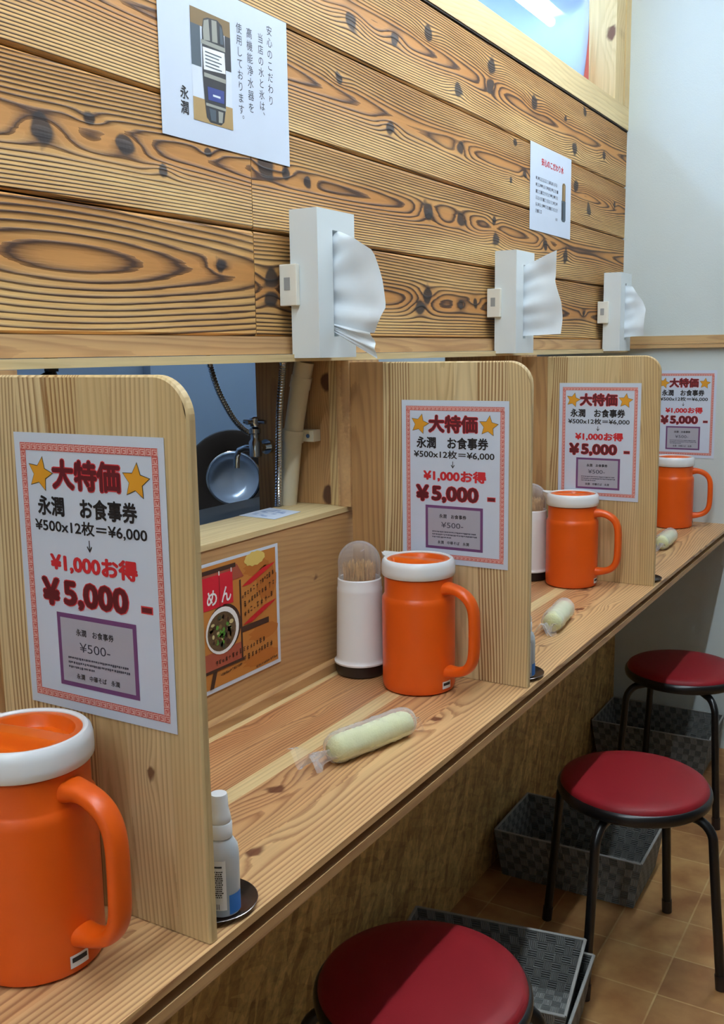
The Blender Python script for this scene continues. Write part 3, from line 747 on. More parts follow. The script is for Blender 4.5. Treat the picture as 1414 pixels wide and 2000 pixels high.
scrawl(192, 72, 284, 46, 9, 5); scrawl(197, 86, 284, 64, 9, 5); scrawl(197, 102, 284, 82, 9, 5); p.build('printed_writing', t); p = Print(['brown', 'black']); scrawl(120, 166, 250, 158, 9, 6); scrawl(192, 178, 276, 170, 10, 5); scrawl(130, 188, 190, 184, 4, 6); scrawl(225, 201, 288, 197, 4, 5)
p.build('printed_caption', t)

# small printed card lying on the sill
t = thing('sill_card', 'small blue printed card lying on the hatch sill by the drain pipe', 'card', (-0.104, 1.402, 1.1045), radians(0))
mb = MB(); mb.add([(0, 0, 0), (0.084, -0.006, 0), (0.078, 0.085, 0), (-0.002, 0.098, 0), (0, 0, 0.0006), (0.084, -0.006, 0.0006), (0.078, 0.085, 0.0006), (-0.002, 0.098, 0.0006)], [(0, 3, 2, 1), (4, 5, 6, 7), (0, 1, 5, 4), (1, 2, 6, 5), (2, 3, 7, 6), (3, 0, 4, 7)])
mb.build('paper_sheet', M['paper'], t)
mb = MB(); r_ = random.Random(6)
for k in range(16):
    x = r_.uniform(0.008, 0.06); y = r_.uniform(0.006, 0.075); a, b_ = r_.uniform(0.004, 0.014), r_.uniform(0.004, 0.01)
    mb.add([(x, y, 0.0009), (x + a, y, 0.0009), (x + a, y + b_, 0.0009), (x, y + b_, 0.0009)], [(0, 1, 2, 3)])
INK['cardblue'] = plain('ink_card_blue', (150, 170, 206), 0.6)
mb.build('printed_pattern', INK['cardblue'], t)
bpy.data.objects.remove(FO); bpy.data.curves.remove(FC)

# ------------------------------------------------------------------ orange jugs
def jug(loc, rz, label):
    t = thing('water_jug', label, 'jug', loc, rz, 'orange water jugs')
    mb = MB(); R = 0.065
    mb.lathe([(R - 0.006, 0.0008), (R - 0.002, 0.003), (R - 0.0005, 0.008), (R, 0.016), (R, 0.16), (R - 0.0004, 0.166), (R - 0.0032, 0.1705), (R - 0.0046, 0.173), (R - 0.0046, 0.204), (R - 0.008, 0.2055)], 64)
    mb.build('body', M['orange'], t, smooth=True)
    mb = MB()
    mb.lathe([(0.0585, 0.2058), (0.0635, 0.2065), (0.0652, 0.209), (0.0655, 0.216), (0.0652, 0.226), (0.0637, 0.2325), (0.0605, 0.2358), (0.0575, 0.2362), (0.0555, 0.2345), (0.0548, 0.230), (0.0548, 0.212)], 64, caps=False)
    c = mb.build('collar', M['white'], t, smooth=True)
    mb = MB()   # pouring spout opposite the handle: a V-shaped lip
    V = []; F = []
    for k, (d, hw, zt, zb) in enumerate(((0.058, 0.021, 0.2355, 0.208), (0.066, 0.016, 0.2362, 0.214), (0.073, 0.010, 0.2372, 0.222), (0.079, 0.004, 0.2380, 0.230))):
        V += [(-d, -hw, zt), (-d, -hw * 0.6, zb + (zt - zb) * 0.35), (-d, 0, zb), (-d, hw * 0.6, zb + (zt - zb) * 0.35), (-d, hw, zt), (-d, 0, zt - 0.0015)]
    for k in range(3):
        for j in range(6): F.append((k * 6 + j, k * 6 + (j + 1) % 6, (k + 1) * 6 + (j + 1) % 6, (k + 1) * 6 + j))
    F += [(0, 1, 2, 3, 4, 5), (18, 19, 20, 21, 22, 23)]
    mb.add(V, F); mb.build('spout', M['white'], c, smooth=True)
    mb = MB(); V = []; F = []; nr, na = 32, 112      # lid: dished disc with a grip bar across
    for i in range(nr + 1):
        r = 0.0552 * i / nr
        for k in range(na):
            a = 2 * pi * k / na; x, y = r * cos(a), r * sin(a)
            yr = -x * sin(0.15) + y * cos(0.15)
            e = max(0.0, min(1.0, (0.049 - r) / 0.006)); bar = max(0.0, min(1.0, (abs(yr) - 0.009) / 0.010))
            z = 0.2335 - 0.012 * e * e * (3 - 2 * e) * bar * bar * (3 - 2 * bar) + 0.001 * (1 - r / 0.0552)
            V.append((x, y, z))
    for i in range(nr):
        for k in range(na):
            k2 = (k + 1) % na; F.append((i * na + k, i * na + k2, (i + 1) * na + k2, (i + 1) * na + k))
    mb.add(V, F); mb.build('lid', M['orange2'], t, smooth=True)
    mb = MB()
    path = [(0.052, 0.186), (0.062, 0.1885), (0.076, 0.1885), (0.090, 0.185), (0.1035, 0.177), (0.1125, 0.165), (0.1165, 0.150), (0.1175, 0.13), (0.1172, 0.10), (0.1165, 0.078), (0.1135, 0.064), (0.106, 0.052), (0.096, 0.045), (0.082, 0.0405), (0.068, 0.039), (0.054, 0.039)]
    rad = [(0.0170, 0.0135), (0.0155, 0.0115)] + [(0.0128, 0.0090)] * 3 + [(0.0122, 0.0088)] * 7 + [(0.0125, 0.0088)] * 2 + [(0.0145, 0.0105), (0.0165, 0.0125)]
    mb.tube([(d, 0, z) for d, z in path], rad, 16, up=(0, 1, 0)) if False else None
    # ring sweep in the x-z plane, side axis = y
    V = []; F = []; n = 16
    for i, (d, z) in enumerate(path):
        d0, z0 = path[max(0, i - 1)]; d1, z1 = path[min(len(path) - 1, i + 1)]
        tx, tz = d1 - d0, z1 - z0; l = sqrt(tx * tx + tz * tz); nx, nz = -tz / l, tx / l
        rs, rn = rad[i]
        for k in range(n):
            q = 2 * pi * k / n; cq, sq = cos(q), sin(q)
            cq = math.copysign(abs(cq) ** 0.8, cq); sq = math.copysign(abs(sq) ** 0.8, sq)
            V.append((d + nx * rn * sq, rs * cq, z + nz * rn * sq))
    for i in range(len(path) - 1):
        for k in range(n): F.append((i * n + k, i * n + (k + 1) % n, (i + 1) * n + (k + 1) % n, (i + 1) * n + k))
    mb.add(V, F); h = mb.build('handle', M['orange'], t, smooth=True)
    sb = h.modifiers.new('subdivision', 'SUBSURF'); sb.levels = 1; sb.render_levels = 2
    mb = MB(); a0 = radians(-6)                # small white sticker with a dark word, wrapped on the body
    def patch(w_, z0, z1, off, mi, aa=0.0):
        V = []; F = []
        for k in range(7):
            a = a0 + aa + (k / 6 - 0.5) * w_ / R
            V += [((R + off) * cos(a), (R + off) * sin(a), z0), ((R + off) * cos(a), (R + off) * sin(a), z1)]
        for k in range(6): F.append((2 * k, 2 * k + 2, 2 * k + 3, 2 * k + 1))
        mb.add(V, F, mi)
    patch(0.021, 0.010, 0.023, 0.0004, 0); patch(0.017, 0.0155, 0.0205, 0.0007, 1)
    mb.build('sticker', [M['white'], INK['dark']], t)
    return t
j0 = jug((0.243, 0.6108, 0.8012), radians(0), 'nearest orange water jug with white collar, in the lower left corner')
dup(j0, (0.2108, 1.5048, 0.8012), radians(-8), 'orange water jug beside the white toothpick holder in front of the middle partition')
dup(j0, (0.1956, 2.3785, 0.8012), radians(3), 'orange water jug standing in front of the farthest partition')
dup(j0, (0.2224, 3.3306, 0.8012), radians(14), 'orange water jug farthest away, against the white end wall')

# ------------------------------------------------------------------ toothpick holders
def holder(loc, label, plabel):
    t = thing('toothpick_holder', label, 'toothpick holder', loc, 0, 'white toothpick holders')
    mb = MB(); mb.lathe([(0.040, 0.0008), (0.0445, 0.002), (0.0465, 0.010), (0.0455, 0.022)], 48); mb.build('base', M['blackp'], t, smooth=True)
    mb = MB(); mb.lathe([(0.0455, 0.0222), (0.0492, 0.0235), (0.0495, 0.0265), (0.0462, 0.0300), (0.0452, 0.034), (0.0422, 0.160), (0.0424, 0.164), (0.0412, 0.1675), (0.0408, 0.182), (0.039, 0.184), (0.037, 0.183), (0.0365, 0.150), (0.0, 0.150)], 48, caps=False); mb.build('body', M['white'], t, smooth=True)
    mb = MB(); pr = [(0.0395, 0.1845), (0.0402, 0.205)] + [(0.0402 * cos(a), 0.212 + 0.040 * sin(a)) for a in [k * pi / 2 / 10 for k in range(10)]] + [(0.001, 0.252)]
    mb.lathe(pr, 48, caps=False); mb.build('dome', M['dome'], t, smooth=True)
    mb = MB(); r_ = random.Random(int(loc[1] * 100))
    for k in range(150):
        a = r_.uniform(0, 2 * pi); d = sqrt(r_.random()) * 0.030; tz = 0.209 + r_.uniform(-0.010, 0.003)
        dx, dy = r_.uniform(-0.004, 0.004), r_.uniform(-0.004, 0.004)
        x, y = d * cos(a), d * sin(a)
        mb.tube([(x - dx, y - dy, 0.1515), (x + dx, y + dy, tz), (x + dx * 1.1, y + dy * 1.1, tz + 0.004)], [0.0013, 0.0013, 0.0003], 5)
    o = mb.build('toothpicks', M['pick'], None); o.location = loc
    tag(o, plabel, 'toothpicks', None, 'stuff')
    return t
h0 = holder((0.080, 1.5194, 0.8012), 'white toothpick holder with clear dome standing left of an orange jug by the back panel', 'bundle of wooden toothpicks under the clear dome of the nearer holder')
h1 = holder((0.079, 2.394, 0.8012), 'white toothpick holder mostly hidden behind the middle partition edge', 'bundle of wooden toothpicks under the clear dome of the farther holder')

# ------------------------------------------------------------------ wrapped wet towels
def towel(p0, p1, tail, seed, label):
    p0, p1 = Vector(p0), Vector(p1); d = (p1 - p0); Lg = d.length; ang = math.atan2(d.y, d.x)
    t = thing('wrapped_towel', label, 'wet towel', (p0.x, p0.y, 0.8012), ang, 'wrapped wet towels')
    R = 0.0205
    def roll(r, x0, x1, lump, nx=26, na=24, frill=False):
        V = []; F = []
        for i in range(nx + 1):
            k = i / nx; x = x0 + (x1 - x0) * k
            e = min(1.0, k * 9, (1 - k) * 9); e = sqrt(max(0.0, 1 - (1 - e) ** 2)) if e < 1 else 1.0
            for j in range(na):
                a = 2 * pi * j / na
                rr = r * (0.35 + 0.65 * e if not frill else 1) * (1 + lump * sn(k * 7, j * 0.55 if j < na / 2 else (na - j) * 0.55, seed))
                z = R * 0.98 + rr * sin(a); V.append((x, rr * cos(a), max(0.0006, z)))
        for i in range(nx):
            for j in range(na): F.append((i * na + j, i * na + (j + 1) % na, (i + 1) * na + (j + 1) % na, (i + 1) * na + j))
        F.append(tuple(range(na))); F.append(tuple(nx * na + j for j in range(na))[::-1])
        return V, F
    mb = MB(); mb.add(*roll(R, 0.0, Lg, 0.07)); mb.build('towel', M['towel'], t, smooth=True)
    mb = MB(); V, F = roll(R, 0.0, Lg, 0.07); mb.add([((x - Lg / 2) * 1.05 + Lg / 2, y * (1.15 + 0.03 * sin(x * 420 + y * 90)), 0.0205 + (z - 0.0205) * (1.15 + 0.03 * sin(x * 380 + y * 160)) + 0.0031) for x, y, z in V], F[:-2])
    # twisted tail of film at one end, short crimp at the other
    def frill(x0, dx, dy, wid, n=7, m=12):
        V = []; F = []
        for i in range(n + 1):
            k = i / n
            wv = R * (0.75 - 0.35 * sin(pi * min(1, k * 1.4)) + 0.55 * k * k) * wid
            for j in range(m + 1):
                q = j / m - 0.5
                V.append((x0 + dx * k + 0.004 * sn(j * 0.9, k * 2, seed + 2), dy * k + q * 2 * wv, max(0.0008, 0.012 * (1 - 0.35 * k) + 0.011 * sin(q * 9 + k * 3 + seed) * (0.5 + 0.7 * k) + 0.006)))
        for i in range(n):
            for j in range(m): F.append((i * (m + 1) + j, (i + 1) * (m + 1) + j, (i + 1) * (m + 1) + j + 1, i * (m + 1) + j + 1))
        mb.add(V, F)
    frill(0.002, -tail, 0.014, 1.25); frill(0.0, -tail * 0.8, 0.018, 0.95); frill(Lg, 0.012, 0.0, 0.8)
    mb.build('wrapper', M['film'], t, smooth=True)
    return t
towel((0.2575, 1.135, 0), (0.301, 1.297, 0), 0.046, 1, 'long wrapped yellow wet towel lying in front of the toothpick holder and jug')
towel((0.306, 1.925, 0), (0.288, 2.07, 0), 0.030, 5, 'wrapped yellow wet towel lying between the middle and farthest partitions')
towel((0.292, 2.90, 0), (0.286, 3.05, 0), 0.03, 9, 'wrapped yellow wet towel nearest the white end wall')

# ------------------------------------------------------------------ steel dishes and spray bottles
def dish(loc, label):
    mb = MB(); mb.lathe([(0.030, 0.0006), (0.036, 0.0010), (0.0455, 0.0058), (0.0470, 0.0070), (0.0462, 0.0074), (0.0440, 0.0064), (0.034, 0.0020), (0.0005, 0.0018)], 48, caps=False)
    o = mb.build('steel_dish', M['dish'], None, smooth=True); o.location = loc
    return tag(o, label, 'dish', 'small steel dishes')
def spray(loc, rz, label):
    t = thing('spray_bottle', label, 'spray bottle', loc, rz, 'spray bottles')
    mb = MB(); mb.lathe([(0.016, 0.0006), (0.0185, 0.002), (0.0192, 0.006), (0.0192, 0.066), (0.0180, 0.076), (0.0135, 0.083), (0.0115, 0.0855)], 40); mb.build('bottle', M['bottle'], t, smooth=True)
    mb = MB(); mb.lathe([(0.0112, 0.0858), (0.0128, 0.0862), (0.0130, 0.0885), (0.0130, 0.1010), (0.0120, 0.1025)], 36); mb.build('collar', M['white'], t, smooth=True)
    mb = MB(); mb.lathe([(0.0118, 0.1027), (0.0124, 0.1050), (0.0112, 0.112), (0.0098, 0.118), (0.0094, 0.131), (0.0086, 0.1335)], 36); mb.build('cap', M['white'], t, smooth=True)
    mb = MB()
    def patch(a0, a1, z0, z1, off, mi):
        V = []; F = []; n = 8; R = 0.0192
        for k in range(n + 1):
            a = a0 + (a1 - a0) * k / n; V += [((R + off) * cos(a), (R + off) * sin(a), z0), ((R + off) * cos(a), (R + off) * sin(a), z1)]
        for k in range(n): F.append((2 * k, 2 * k + 2, 2 * k + 3, 2 * k + 1))
        mb.add(V, F, mi)
    patch(radians(-125), radians(-38), 0.010, 0.066, 0.0003, 0)
    patch(radians(-110), radians(-50), 0.0585, 0.0605, 0.0006, 1)
    r_ = random.Random(2)
    for k in range(13):
        a = -118.0; z = 0.0535 - k * 0.0024
        while a < -52:
            wd = r_.uniform(2, 6); patch(radians(a), radians(a + wd), z, z + 0.0013, 0.0006, 1); a += wd + r_.uniform(1, 2.5)
    for k in range(9): patch(radians(-112 + 6 * k), radians(-112 + 6 * k + r_.choice((2, 3.5))), 0.0115, 0.0175, 0.0006, 1)
    patch(radians(-30), radians(25), 0.004, 0.026, 0.0003, 2)
    mb.build('printed_label', [INK['white'], INK['dark'], INK['skyb']], t)
    return t
dish((0.345, 0.764, 0.8012), 'dark steel dish under the spray bottle behind the nearest partition')
dish((0.3465, 1.643, 0.8012), 'dark steel dish peeking out behind the middle partition')
dish((0.346, 2.506, 0.8012), 'dark steel dish barely showing behind the farthest partition')
s0 = spray((0.362, 0.757, 0.8042), 0.0, 'clear spray bottle with white cap standing on a dish behind the nearest partition')
dup(s0, (0.360, 1.638, 0.8042), 0.1, 'sliver of a clear spray bottle behind the front edge of the middle partition')

# ------------------------------------------------------------------ tissue boxes on the wall
def tissue_box(y0, seed, outer, flap, label):
    t = thing('tissue_box', label, 'tissue box', (0.0205, y0, 1.388), 0, 'wall-hung tissue boxes')
    D, W_, H_ = 0.056, 0.119, 0.247; sy = 0.055
    mb = MB()  # carton with an open slot in its front
    mb.add([(0, 0, 0), (D, 0, 0), (D, W_, 0), (0, W_, 0), (0, 0, H_), (D, 0, H_), (D, W_, H_), (0, W_, H_)], [(0, 3, 2, 1), (4, 5, 6, 7), (0, 1, 5, 4), (2, 3, 7, 6), (3, 0, 4, 7)])
    s0_, s1_, z0_, z1_ = sy - 0.008, sy + 0.008, 0.036, 0.214
    V = [(D, 0, 0), (D, W_, 0), (D, W_, H_), (D, 0, H_), (D, s0_, z0_), (D, s1_, z0_), (D, s1_, z1_), (D, s0_, z1_), (D - 0.02, s0_, z0_), (D - 0.02, s1_, z0_), (D - 0.02, s1_, z1_), (D - 0.02, s0_, z1_)]
    mb.add(V, [(0, 1, 5, 4), (1, 2, 6, 5), (2, 3, 7, 6), (3, 0, 4, 7), (4, 5, 9, 8), (5, 6, 10, 9), (6, 7, 11, 10), (7, 4, 8, 11), (8, 9, 10, 11)])
    c = mb.build('carton', M['whitematte'], t)
    # tissue: sheet fanning out of the slot
    mb = MB(); n, m = 18, 28
    def lerp_poly(pts, k):
        q = k * (len(pts) - 1); i = min(int(q), len(pts) - 2); f = q - i
        return (pts[i][0] * (1 - f) + pts[i + 1][0] * f, pts[i][1] * (1 - f) + pts[i + 1][1] * f)
    def fan(inner, outer, amp, ph, yo):
        V = []; F = []
        for j in range(m + 1):
            k = j / m; a = lerp_poly(inner, k); b = lerp_poly(outer, k)
            for i in range(n + 1):
                q = i / n
                fold = amp * (sin(k * 11 + ph + 1.5 * q) * (0.35 + 0.65 * q) * 0.6 + 0.7 * sn(k * 4, q * 2, seed) + 0.35 * sin(k * 27 + ph * 2) * (1 - q))
                V.append((a[0] + (b[0] - a[0]) * q - 0.0205, sy + yo + fold, a[1] + (b[1] - a[1]) * q - 1.388))
        for j in range(m):
            for i in range(n): F.append((j * (n + 1) + i, j * (n + 1) + i + 1, (j + 1) * (n + 1) + i + 1, (j + 1) * (n + 1) + i))
        mb.add(V, F)
    fan([(0.066, 1.597), (0.066, 1.430)], outer, 0.0085, seed, 0.0)
    if flap: fan(*flap, 0.006, seed + 2, -0.004)
    mb.build('tissue', M['tissue'], t, smooth=True)
    mb = MB(); mb.box(-0.016, 0.019, -0.011, -0.0006, 0.088, 0.157); mb.build('bracket', M['cream'], t, bevel=0.0015)
    mb = MB(); mb.box(-0.006, 0.006, -0.0118, -0.0112, 0.114, 0.135); mb.build('bracket_window', plain('bracket_grey', (158, 160, 158), 0.5), t)  # small window in plain grey
    return t
tissue_box(1.4074, 1, [(0.085, 1.600), (0.1157, 1.588), (0.1505, 1.5645), (0.166, 1.515), (0.176, 1.4705), (0.165, 1.448), (0.1484, 1.4286)],
           ([(0.072, 1.447), (0.072, 1.431)], [(0.148, 1.4286), (0.156, 1.405), (0.158, 1.385)]), 'nearest white tissue box on the plank wall, its tissue drooping below the ledge')
tissue_box(2.2825, 4, [(0.160, 1.632), (0.156, 1.590), (0.155, 1.560), (0.172, 1.51), (0.1745, 1.47), (0.1737, 1.433)], None, 'middle white tissue box on the plank wall, tissue pulled out flat')
tissue_box(3.1629, 7, [(0.0964, 1.592), (0.112, 1.572), (0.130, 1.545), (0.1414, 1.5176), (0.139, 1.475), (0.1374, 1.436)], None, 'farthest white tissue box on the plank wall, next to the end wall rail')

# ------------------------------------------------------------------ stools
def stool(loc, rz, label):
    t = thing('stool', label, 'stool', loc, rz, 'red round stools')
    mb = MB(); mb.lathe([(0.165, 0.413), (0.1645, 0.421), (0.1615, 0.4285), (0.155, 0.4325), (0.13, 0.4355), (0.09, 0.4372), (0.04, 0.438), (0.0005, 0.4382)], 72); mb.build('seat', M['vinyl'], t, smooth=True)
    mb = MB(); mb.lathe([(0.150, 0.392), (0.163, 0.3925), (0.1695, 0.3985), (0.1715, 0.407), (0.1705, 0.415), (0.1672, 0.4195), (0.1645, 0.4205), (0.1635, 0.413)], 72, caps=False)
    mb.lathe([(0.0005, 0.394), (0.150, 0.394)], 48, caps=False); mb.build('rim', M['blackm'], t, smooth=True)
    for k in range(4):
        a = k * pi / 2; pts = [(0.06, 0.382), (0.11, 0.382), (0.135, 0.380)]
        for q in range(1, 8):
            an = pi / 2 * q / 7; pts.append((0.140 + 0.046 * sin(an), 0.334 + 0.046 * cos(an)))
        pts += [(0.1905, 0.28), (0.1985, 0.19), (0.208, 0.09), (0.2165, 0.0)]
        mb = MB(); mb.tube([(r * cos(a), r * sin(a), max(z, 0.004)) for r, z in pts], 0.0105, 14)
        l = mb.build('leg', M['blackm'], t, smooth=True)
        mb = MB(); mb.tube([(0.2135 * cos(a), 0.2135 * sin(a), 0.034), (0.2170 * cos(a), 0.2170 * sin(a), 0.0006)], 0.0122, 14); mb.build('foot_cap', M['blackp'], l, smooth=True)
    return t
st = stool((0.354, 1.2365, 0), radians(31), 'nearest red round stool, cut off by the bottom of the picture')
dup(st, (0.442, 2.112, 0), radians(-9.5), 'middle red round stool, all four black legs showing before a grey basket')
dup(st, (0.349, 2.9885, 0), radians(-47), 'farthest red round stool, close to the end wall')

# ------------------------------------------------------------------ woven baskets
m, nt, b = newmat('woven_band'); N, L = nt.nodes, nt.links
uv = N.new('ShaderNodeUVMap'); uv.uv_map = 'weave'
ck = N.new('ShaderNodeTexChecker'); ck.inputs['Scale'].default_value = 1.0; ck.inputs['Color1'].default_value = lin((146, 148, 144)); ck.inputs['Color2'].default_value = lin((106, 108, 106)); L.new(uv.outputs[0], ck.inputs['Vector'])
sp = N.new('ShaderNodeSeparateXYZ'); L.new(uv.outputs[0], sp.inputs[0])
wv = N.new('ShaderNodeMath'); wv.operation = 'MULTIPLY'; wv.inputs[1].default_value = 31.4; L.new(sp.outputs[0], wv.inputs[0])
sw = N.new('ShaderNodeMath'); sw.operation = 'SINE'; L.new(wv.outputs[0], sw.inputs[0])
wv2 = N.new('ShaderNodeMath'); wv2.operation = 'MULTIPLY'; wv2.inputs[1].default_value = 25.1; L.new(sp.outputs[1], wv2.inputs[0])
sw2 = N.new('ShaderNodeMath'); sw2.operation = 'SINE'; L.new(wv2.outputs[0], sw2.inputs[0])
mxv = N.new('ShaderNodeMix'); L.new(ck.outputs['Fac'], mxv.inputs[0]); L.new(sw2.outputs[0], mxv.inputs[2]); L.new(sw.outputs[0], mxv.inputs[3])
mr = N.new('ShaderNodeMapRange'); mr.inputs[1].default_value = -1; mr.inputs[2].default_value = 1; mr.inputs[3].default_value = 0.72; mr.inputs[4].default_value = 1.1; L.new(mxv.outputs[0], mr.inputs[0])
hs = N.new('ShaderNodeHueSaturation'); L.new(ck.outputs[0], hs.inputs['Color']); L.new(mr.outputs[0], hs.inputs['Value']); L.new(hs.outputs[0], b.inputs['Base Color'])
b.inputs['Roughness'].default_value = 0.6
bp = N.new('ShaderNodeBump'); bp.inputs['Strength'].default_value = 0.6; bp.inputs['Distance'].default_value = 0.002; L.new(mxv.outputs[0], bp.inputs['Height']); L.new(bp.outputs[0], b.inputs['Normal'])
M['weave'] = m
M['basket_rim'] = plain('basket_rim', (150, 150, 146), 0.6)
def basket(loc, rz, W_, D_, H_, label):
    t = thing('woven_basket', label, 'basket', loc, rz, 'grey woven baskets')
    tp = 0.020; th = 0.004
    def ring(k, ins): # k 0 bottom..1 top
        hx = W_ / 2 - tp * (1 - k) - ins; hy = D_ / 2 - tp * 0.5 * (1 - k) - ins
        return [(-hx, -hy), (hx, -hy), (hx, hy), (-hx, hy)]
    V = []; F = []; U = []
    def quad(p, u): 
        o = len(V); V.extend(p); F.append((o, o + 1, o + 2, o + 3)); U.extend(u)
    c = 0.0205
    for ins, z0, fl in ((0.0, 0.0008, False), (th, 0.005, True)):
        a = ring(0, ins); b_ = ring(1, ins); off = 0
        for k in range(4):
            k2 = (k + 1) % 4; l = (Vector(b_[k2]) - Vector(b_[k])).length / c
            nn = round(l); 
            p = [(*a[k], z0), (*a[k2], z0), (*b_[k2], H_), (*b_[k], H_)]; hh = round(H_ / c)
            u = [(off, 0), (off + nn, 0), (off + nn, hh), (off, hh)]
            if fl: p = p[::-1]; u = u[::-1]
            quad(p, u); off += nn
        p = [(*q, z0) for q in a]; nx, ny = round(W_ / c), round(D_ / c); u = [(0, 0), (nx, 0), (nx, ny), (0, ny)]
        if not fl: p = p[::-1]; u = u[::-1]
        quad(p, u)
    me = bpy.data.meshes.new('body'); me.from_pydata(V, [], F); me.materials.append(M['weave'])
    lay = me.uv_layers.new(name='weave'); lay.data.foreach_set('uv', [x for q in U for x in q]); me.update()
    o = bpy.data.objects.new('body', me); COL.objects.link(o); o.parent = t
    mb = MB(); r = ring(1, 0.002); n = 4
    for k in range(4):
        a, b_ = r[k], r[(k + 1) % 4]; mb.tube([(*a, H_ + 0.0012), (*b_, H_ + 0.0012)], (0.0035, 0.0022), 8)
    mb.build('rim', M['basket_rim'], t, smooth=True)
    return t
basket((0.267, 1.726, 0), radians(6.5), 0.366, 0.25, 0.128, 'lower of two nested grey woven baskets beside the nearest stool')
basket((0.2535, 1.704, 0.034), radians(9.8), 0.378, 0.262, 0.128, 'upper of two nested grey woven baskets behind the nearest stool')
basket((0.2235, 2.409, 0), radians(1), 0.392, 0.252, 0.127, 'grey woven basket against the skirt wall behind the middle stool')
basket((0.206, 3.302, 0), radians(0.8), 0.392, 0.262, 0.127, 'grey woven basket in the far corner under the farthest stool')

# ------------------------------------------------------------------ kitchen beyond the hatch
mb = MB(); mb.box(XK + 0.001, XK + 0.03, 2.39, YE - 0.005, 0.9, 1.9); structure(mb.build('trim_8', M['kwall2']), 'grey-blue steel sheet on the kitchen wall beyond the hatch')
mb = MB(); mb.box(-0.42, -0.1415, YA + 0.01, YE - 0.01, 0.001, 1.055); tag(mb.build('kitchen_counter', M['steel']), 'dark steel kitchen counter just behind the hatch sill', 'counter')
mb = MB(); mb.box(XK + 0.04, -0.4225, YA + 0.01, YE - 0.01, 0.001, 0.88); tag(mb.build('kitchen_bench', M['steel']), 'low steel bench along the kitchen wall', 'bench')
# big dark-rimmed pan standing on edge
pan = thing('steel_pan', 'round dark-rimmed steel pan standing on edge behind the hatch', 'pan', (-0.55, 1.952, 1.085))
pan.rotation_euler = (Vector((0.66, -0.72, 0.20)).to_track_quat('Z', 'Y')).to_euler()
mb = MB(); mb.lathe([(0.064, 0.000), (0.068, 0.005), (0.110, 0.014), (0.121, 0.013), (0.124, 0.006), (0.119, -0.006), (0.07, -0.012)], 56, caps=False); mb.build('rim', M['iron'], pan, smooth=True)
mb = MB(); mb.lathe([(0.065, 0.0), (0.063, -0.012), (0.054, -0.026), (0.034, -0.035), (0.001, -0.038)], 56, caps=False); mb.build('bowl', plain('pan_steel', (170, 188, 208), 0.25, metal=0.35), pan, smooth=True)
mb = MB(); mb.lathe([(0.0695, 0.0062), (0.0675, 0.0072), (0.0645, 0.0035)], 56, caps=False); mb.build('rim_edge', M['chrome'], pan, smooth=True)
# faucet
fa = thing('faucet', 'chrome cross-handle faucet on the hatch pillar beside the hanging hoses', 'faucet', (-0.172, 1.548, 1.2245))
mb = MB(); mb.lathe([(0.010, -0.03), (0.013, -0.028), (0.013, 0.0), (0.009, 0.006), (0.009, 0.016), (0.012, 0.018), (0.012, 0.026), (0.006, 0.030)], 20)
mb.tube([(0.0, 0.0, -0.012), (0.0, 0.0440, -0.012)], 0.008, 12); mb.tube([(0.0, 0.034, -0.012), (0.0, 0.0440, -0.012)], 0.015, 16); mb.build('body', M['chrome'], fa, smooth=True)
mb = MB(); mb.tube([(0, -0.026, 0.040), (0, 0.026, 0.040)], 0.0042, 10); mb.tube([(-0.026, 0, 0.040), (0.026, 0, 0.040)], 0.0042, 10); mb.lathe([(0.009, 0.031), (0.011, 0.036), (0.010, 0.047), (0.004, 0.050)], 16); mb.build('handle', M['chrome'], fa, smooth=True)
mb = MB(); mb.tube([(0, 0, -0.012), (-0.022, -0.004, -0.012), (-0.036, -0.006, -0.017), (-0.042, -0.007, -0.030), (-0.043, -0.007, -0.052)], 0.0062, 12); mb.build('spout', M['chrome'], fa, smooth=True)
def ribbed(name, pts, r, mat, label, rib=0.006):
    P = [Vector(p) for p in pts]; out = []; rr = []
    # resample with Catmull-Rom and ripple the radius
    for i in range(len(P) - 1):
        a, b_, c, d = P[max(i - 1, 0)], P[i], P[i + 1], P[min(i + 2, len(P) - 1)]
        n = max(3, int((c - b_).length / rib * 2))
        for k in range(n):
            q = k / n
            out.append(0.5 * ((2 * b_) + (c - a) * q + (2 * a - 5 * b_ + 4 * c - d) * q * q + (3 * b_ - a - 3 * c + d) * q ** 3)); rr.append(r * (1.0 if len(rr) % 2 else 0.78))
    out.append(P[-1]); rr.append(r)
    mb = MB(); mb.tube(out, rr, 10); return tag(mb.build(name, mat, None, smooth=True), label, 'hose')
ribbed('braided_hose', [(-0.3, 1.567, 1.394), (-0.3, 1.574, 1.3735), (-0.3, 1.595, 1.3258), (-0.3, 1.626, 1.2819), (-0.3, 1.655, 1.252), (-0.3, 1.690, 1.230), (-0.3, 1.722, 1.224)], 0.0065, M['chrome'], 'thin steel hose curving down to the faucet in the kitchen')
ribbed('braided_hose', [(-0.080, 1.522, 1.394), (-0.0825, 1.522, 1.37), (-0.0926, 1.522, 1.2912), (-0.0985, 1.522, 1.18), (-0.1022, 1.522, 1.106)], 0.0075, M['chrome'], 'straight ribbed steel hose hanging left of the drain pipe', 0.005)
dp = thing('drain_pipe', 'slanting beige plastic drain pipe clamped to the hatch pillar', 'pipe', (-0.1035, 1.5545, 1.1045))
dpts = [(-0.022, 0.0, 0.289), (-0.018 + 0.0, 0, 0.27)] 
mb = MB(); mb.tube([(0.049, 0, 0.276), (0.038, 0, 0.235), (0.0175, 0, 0.135), (0.0, 0, 0.0005)], 0.0185, 20); mb.build('pipe', M['pvc'], dp, smooth=True)
mb = MB(); mb.tube([(0.0415, 0, 0.248), (0.036, 0, 0.226)], 0.0200, 20); mb.build('joint', M['pvc'], dp, smooth=True)
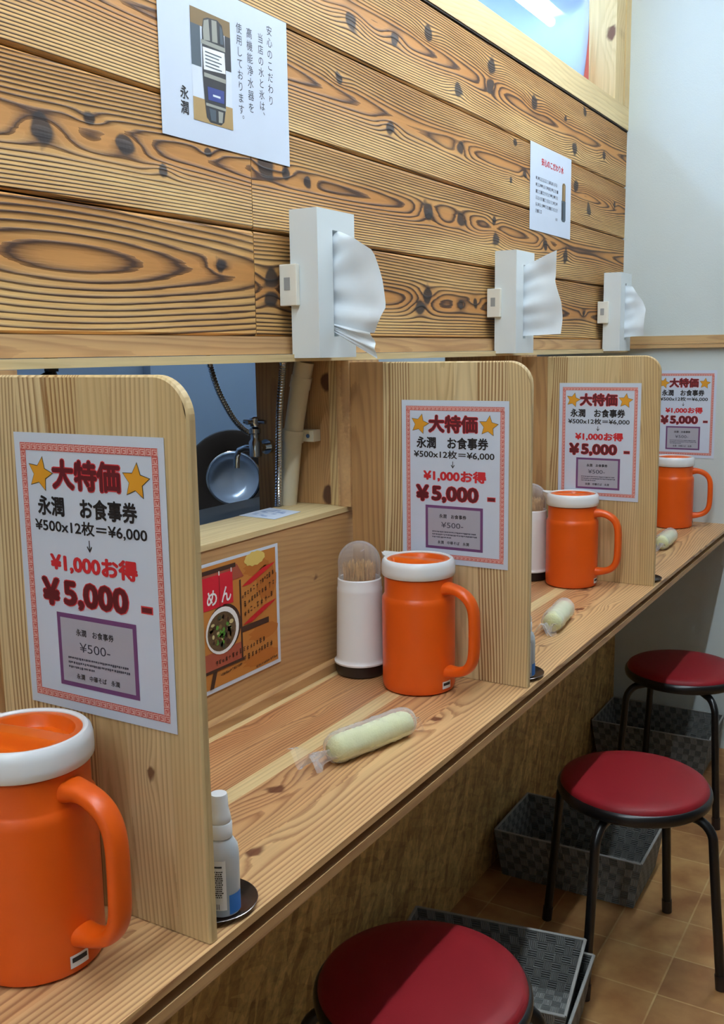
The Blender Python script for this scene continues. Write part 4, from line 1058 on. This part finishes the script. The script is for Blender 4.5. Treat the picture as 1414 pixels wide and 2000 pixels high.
mb = MB(); mb.tube([(0.0195, 0, 0.146), (0.0160, 0, 0.124)], 0.0215, 20); mb.box(0.0, 0.062, 0.004, 0.0285, 0.124, 0.146); mb.lathe([(0.0035, 0.0), (0.0035, 0.004)], 10) if False else None
cl = mb.build('clamp', M['pvc'], dp, smooth=True)
mb = MB(); mb.tube([(0.051, 0.0036, 0.135), (0.051, 0.001, 0.135)], 0.004, 10); mb.build('screw', M['chrome'], cl)
# small black hook hanging over the nearest partition
mb = MB(); mb.tube([(-0.3, 1.16, 1.395), (-0.3, 1.16, 1.375), (-0.3, 1.168, 1.358), (-0.3, 1.185, 1.352), (-0.3, 1.198, 1.362)], 0.006, 8); mb.tube([(-0.3, 1.135, 1.362), (-0.3, 1.16, 1.372)], 0.005, 8)
mb.box(-0.306, -0.294, 1.15, 1.17, 1.372, 1.395)
tag(mb.build('pot_hook', M['blackm'], None), 'small black hook just visible over the nearest partition', 'hook')
mb = MB(); mb.box(-0.32, -0.122, YA, YE, 1.396, 1.42); tag(mb.build('hanging_rail', M['groove']), 'dark rail above the hatch that the hose hangs from', 'rail')

# ------------------------------------------------------------------ lamps
def lamp(x, z, y0, y1, strength, label, grp):
    t = thing('ceiling_light', label, 'ceiling light', (x, (y0 + y1) / 2, CEIL), 0, grp)
    h = (y1 - y0) / 2
    mb = MB(); mb.box(-0.04, 0.04, -h - 0.03, h + 0.03, z - CEIL + 0.025, -0.0008); mb.build('housing', M['white'], t)
    mt = plain('tube_glow', (255, 255, 255), 0.5, emit=LAMP, strength=strength)
    mb = MB(); mb.tube([(0, -h, z - CEIL), (0, h, z - CEIL)], 0.014, 16); mb.build('tube', mt, t, smooth=True)
    return t
lamp(0.68, 2.60, -1.35, -0.15, DINING_STRENGTH, 'long fluorescent ceiling light behind the camera over the aisle', 'dining room ceiling lights')
lamp(0.68, 2.60, 0.05, 1.25, DINING_STRENGTH, 'long fluorescent ceiling light above the nearest stool', 'dining room ceiling lights')
lamp(0.68, 2.60, 1.45, 3.05, DINING_STRENGTH, 'long fluorescent ceiling light above the farther stools', 'dining room ceiling lights')
lamp(-0.25, 2.49, 2.1, 3.38, KITCHEN_STRENGTH, 'fluorescent kitchen light glowing through the upper window', 'kitchen ceiling lights')
lamp(-0.25, 2.49, 0.4, 1.6, KITCHEN_STRENGTH, 'fluorescent kitchen light nearer the camera behind the plank wall', 'kitchen ceiling lights')
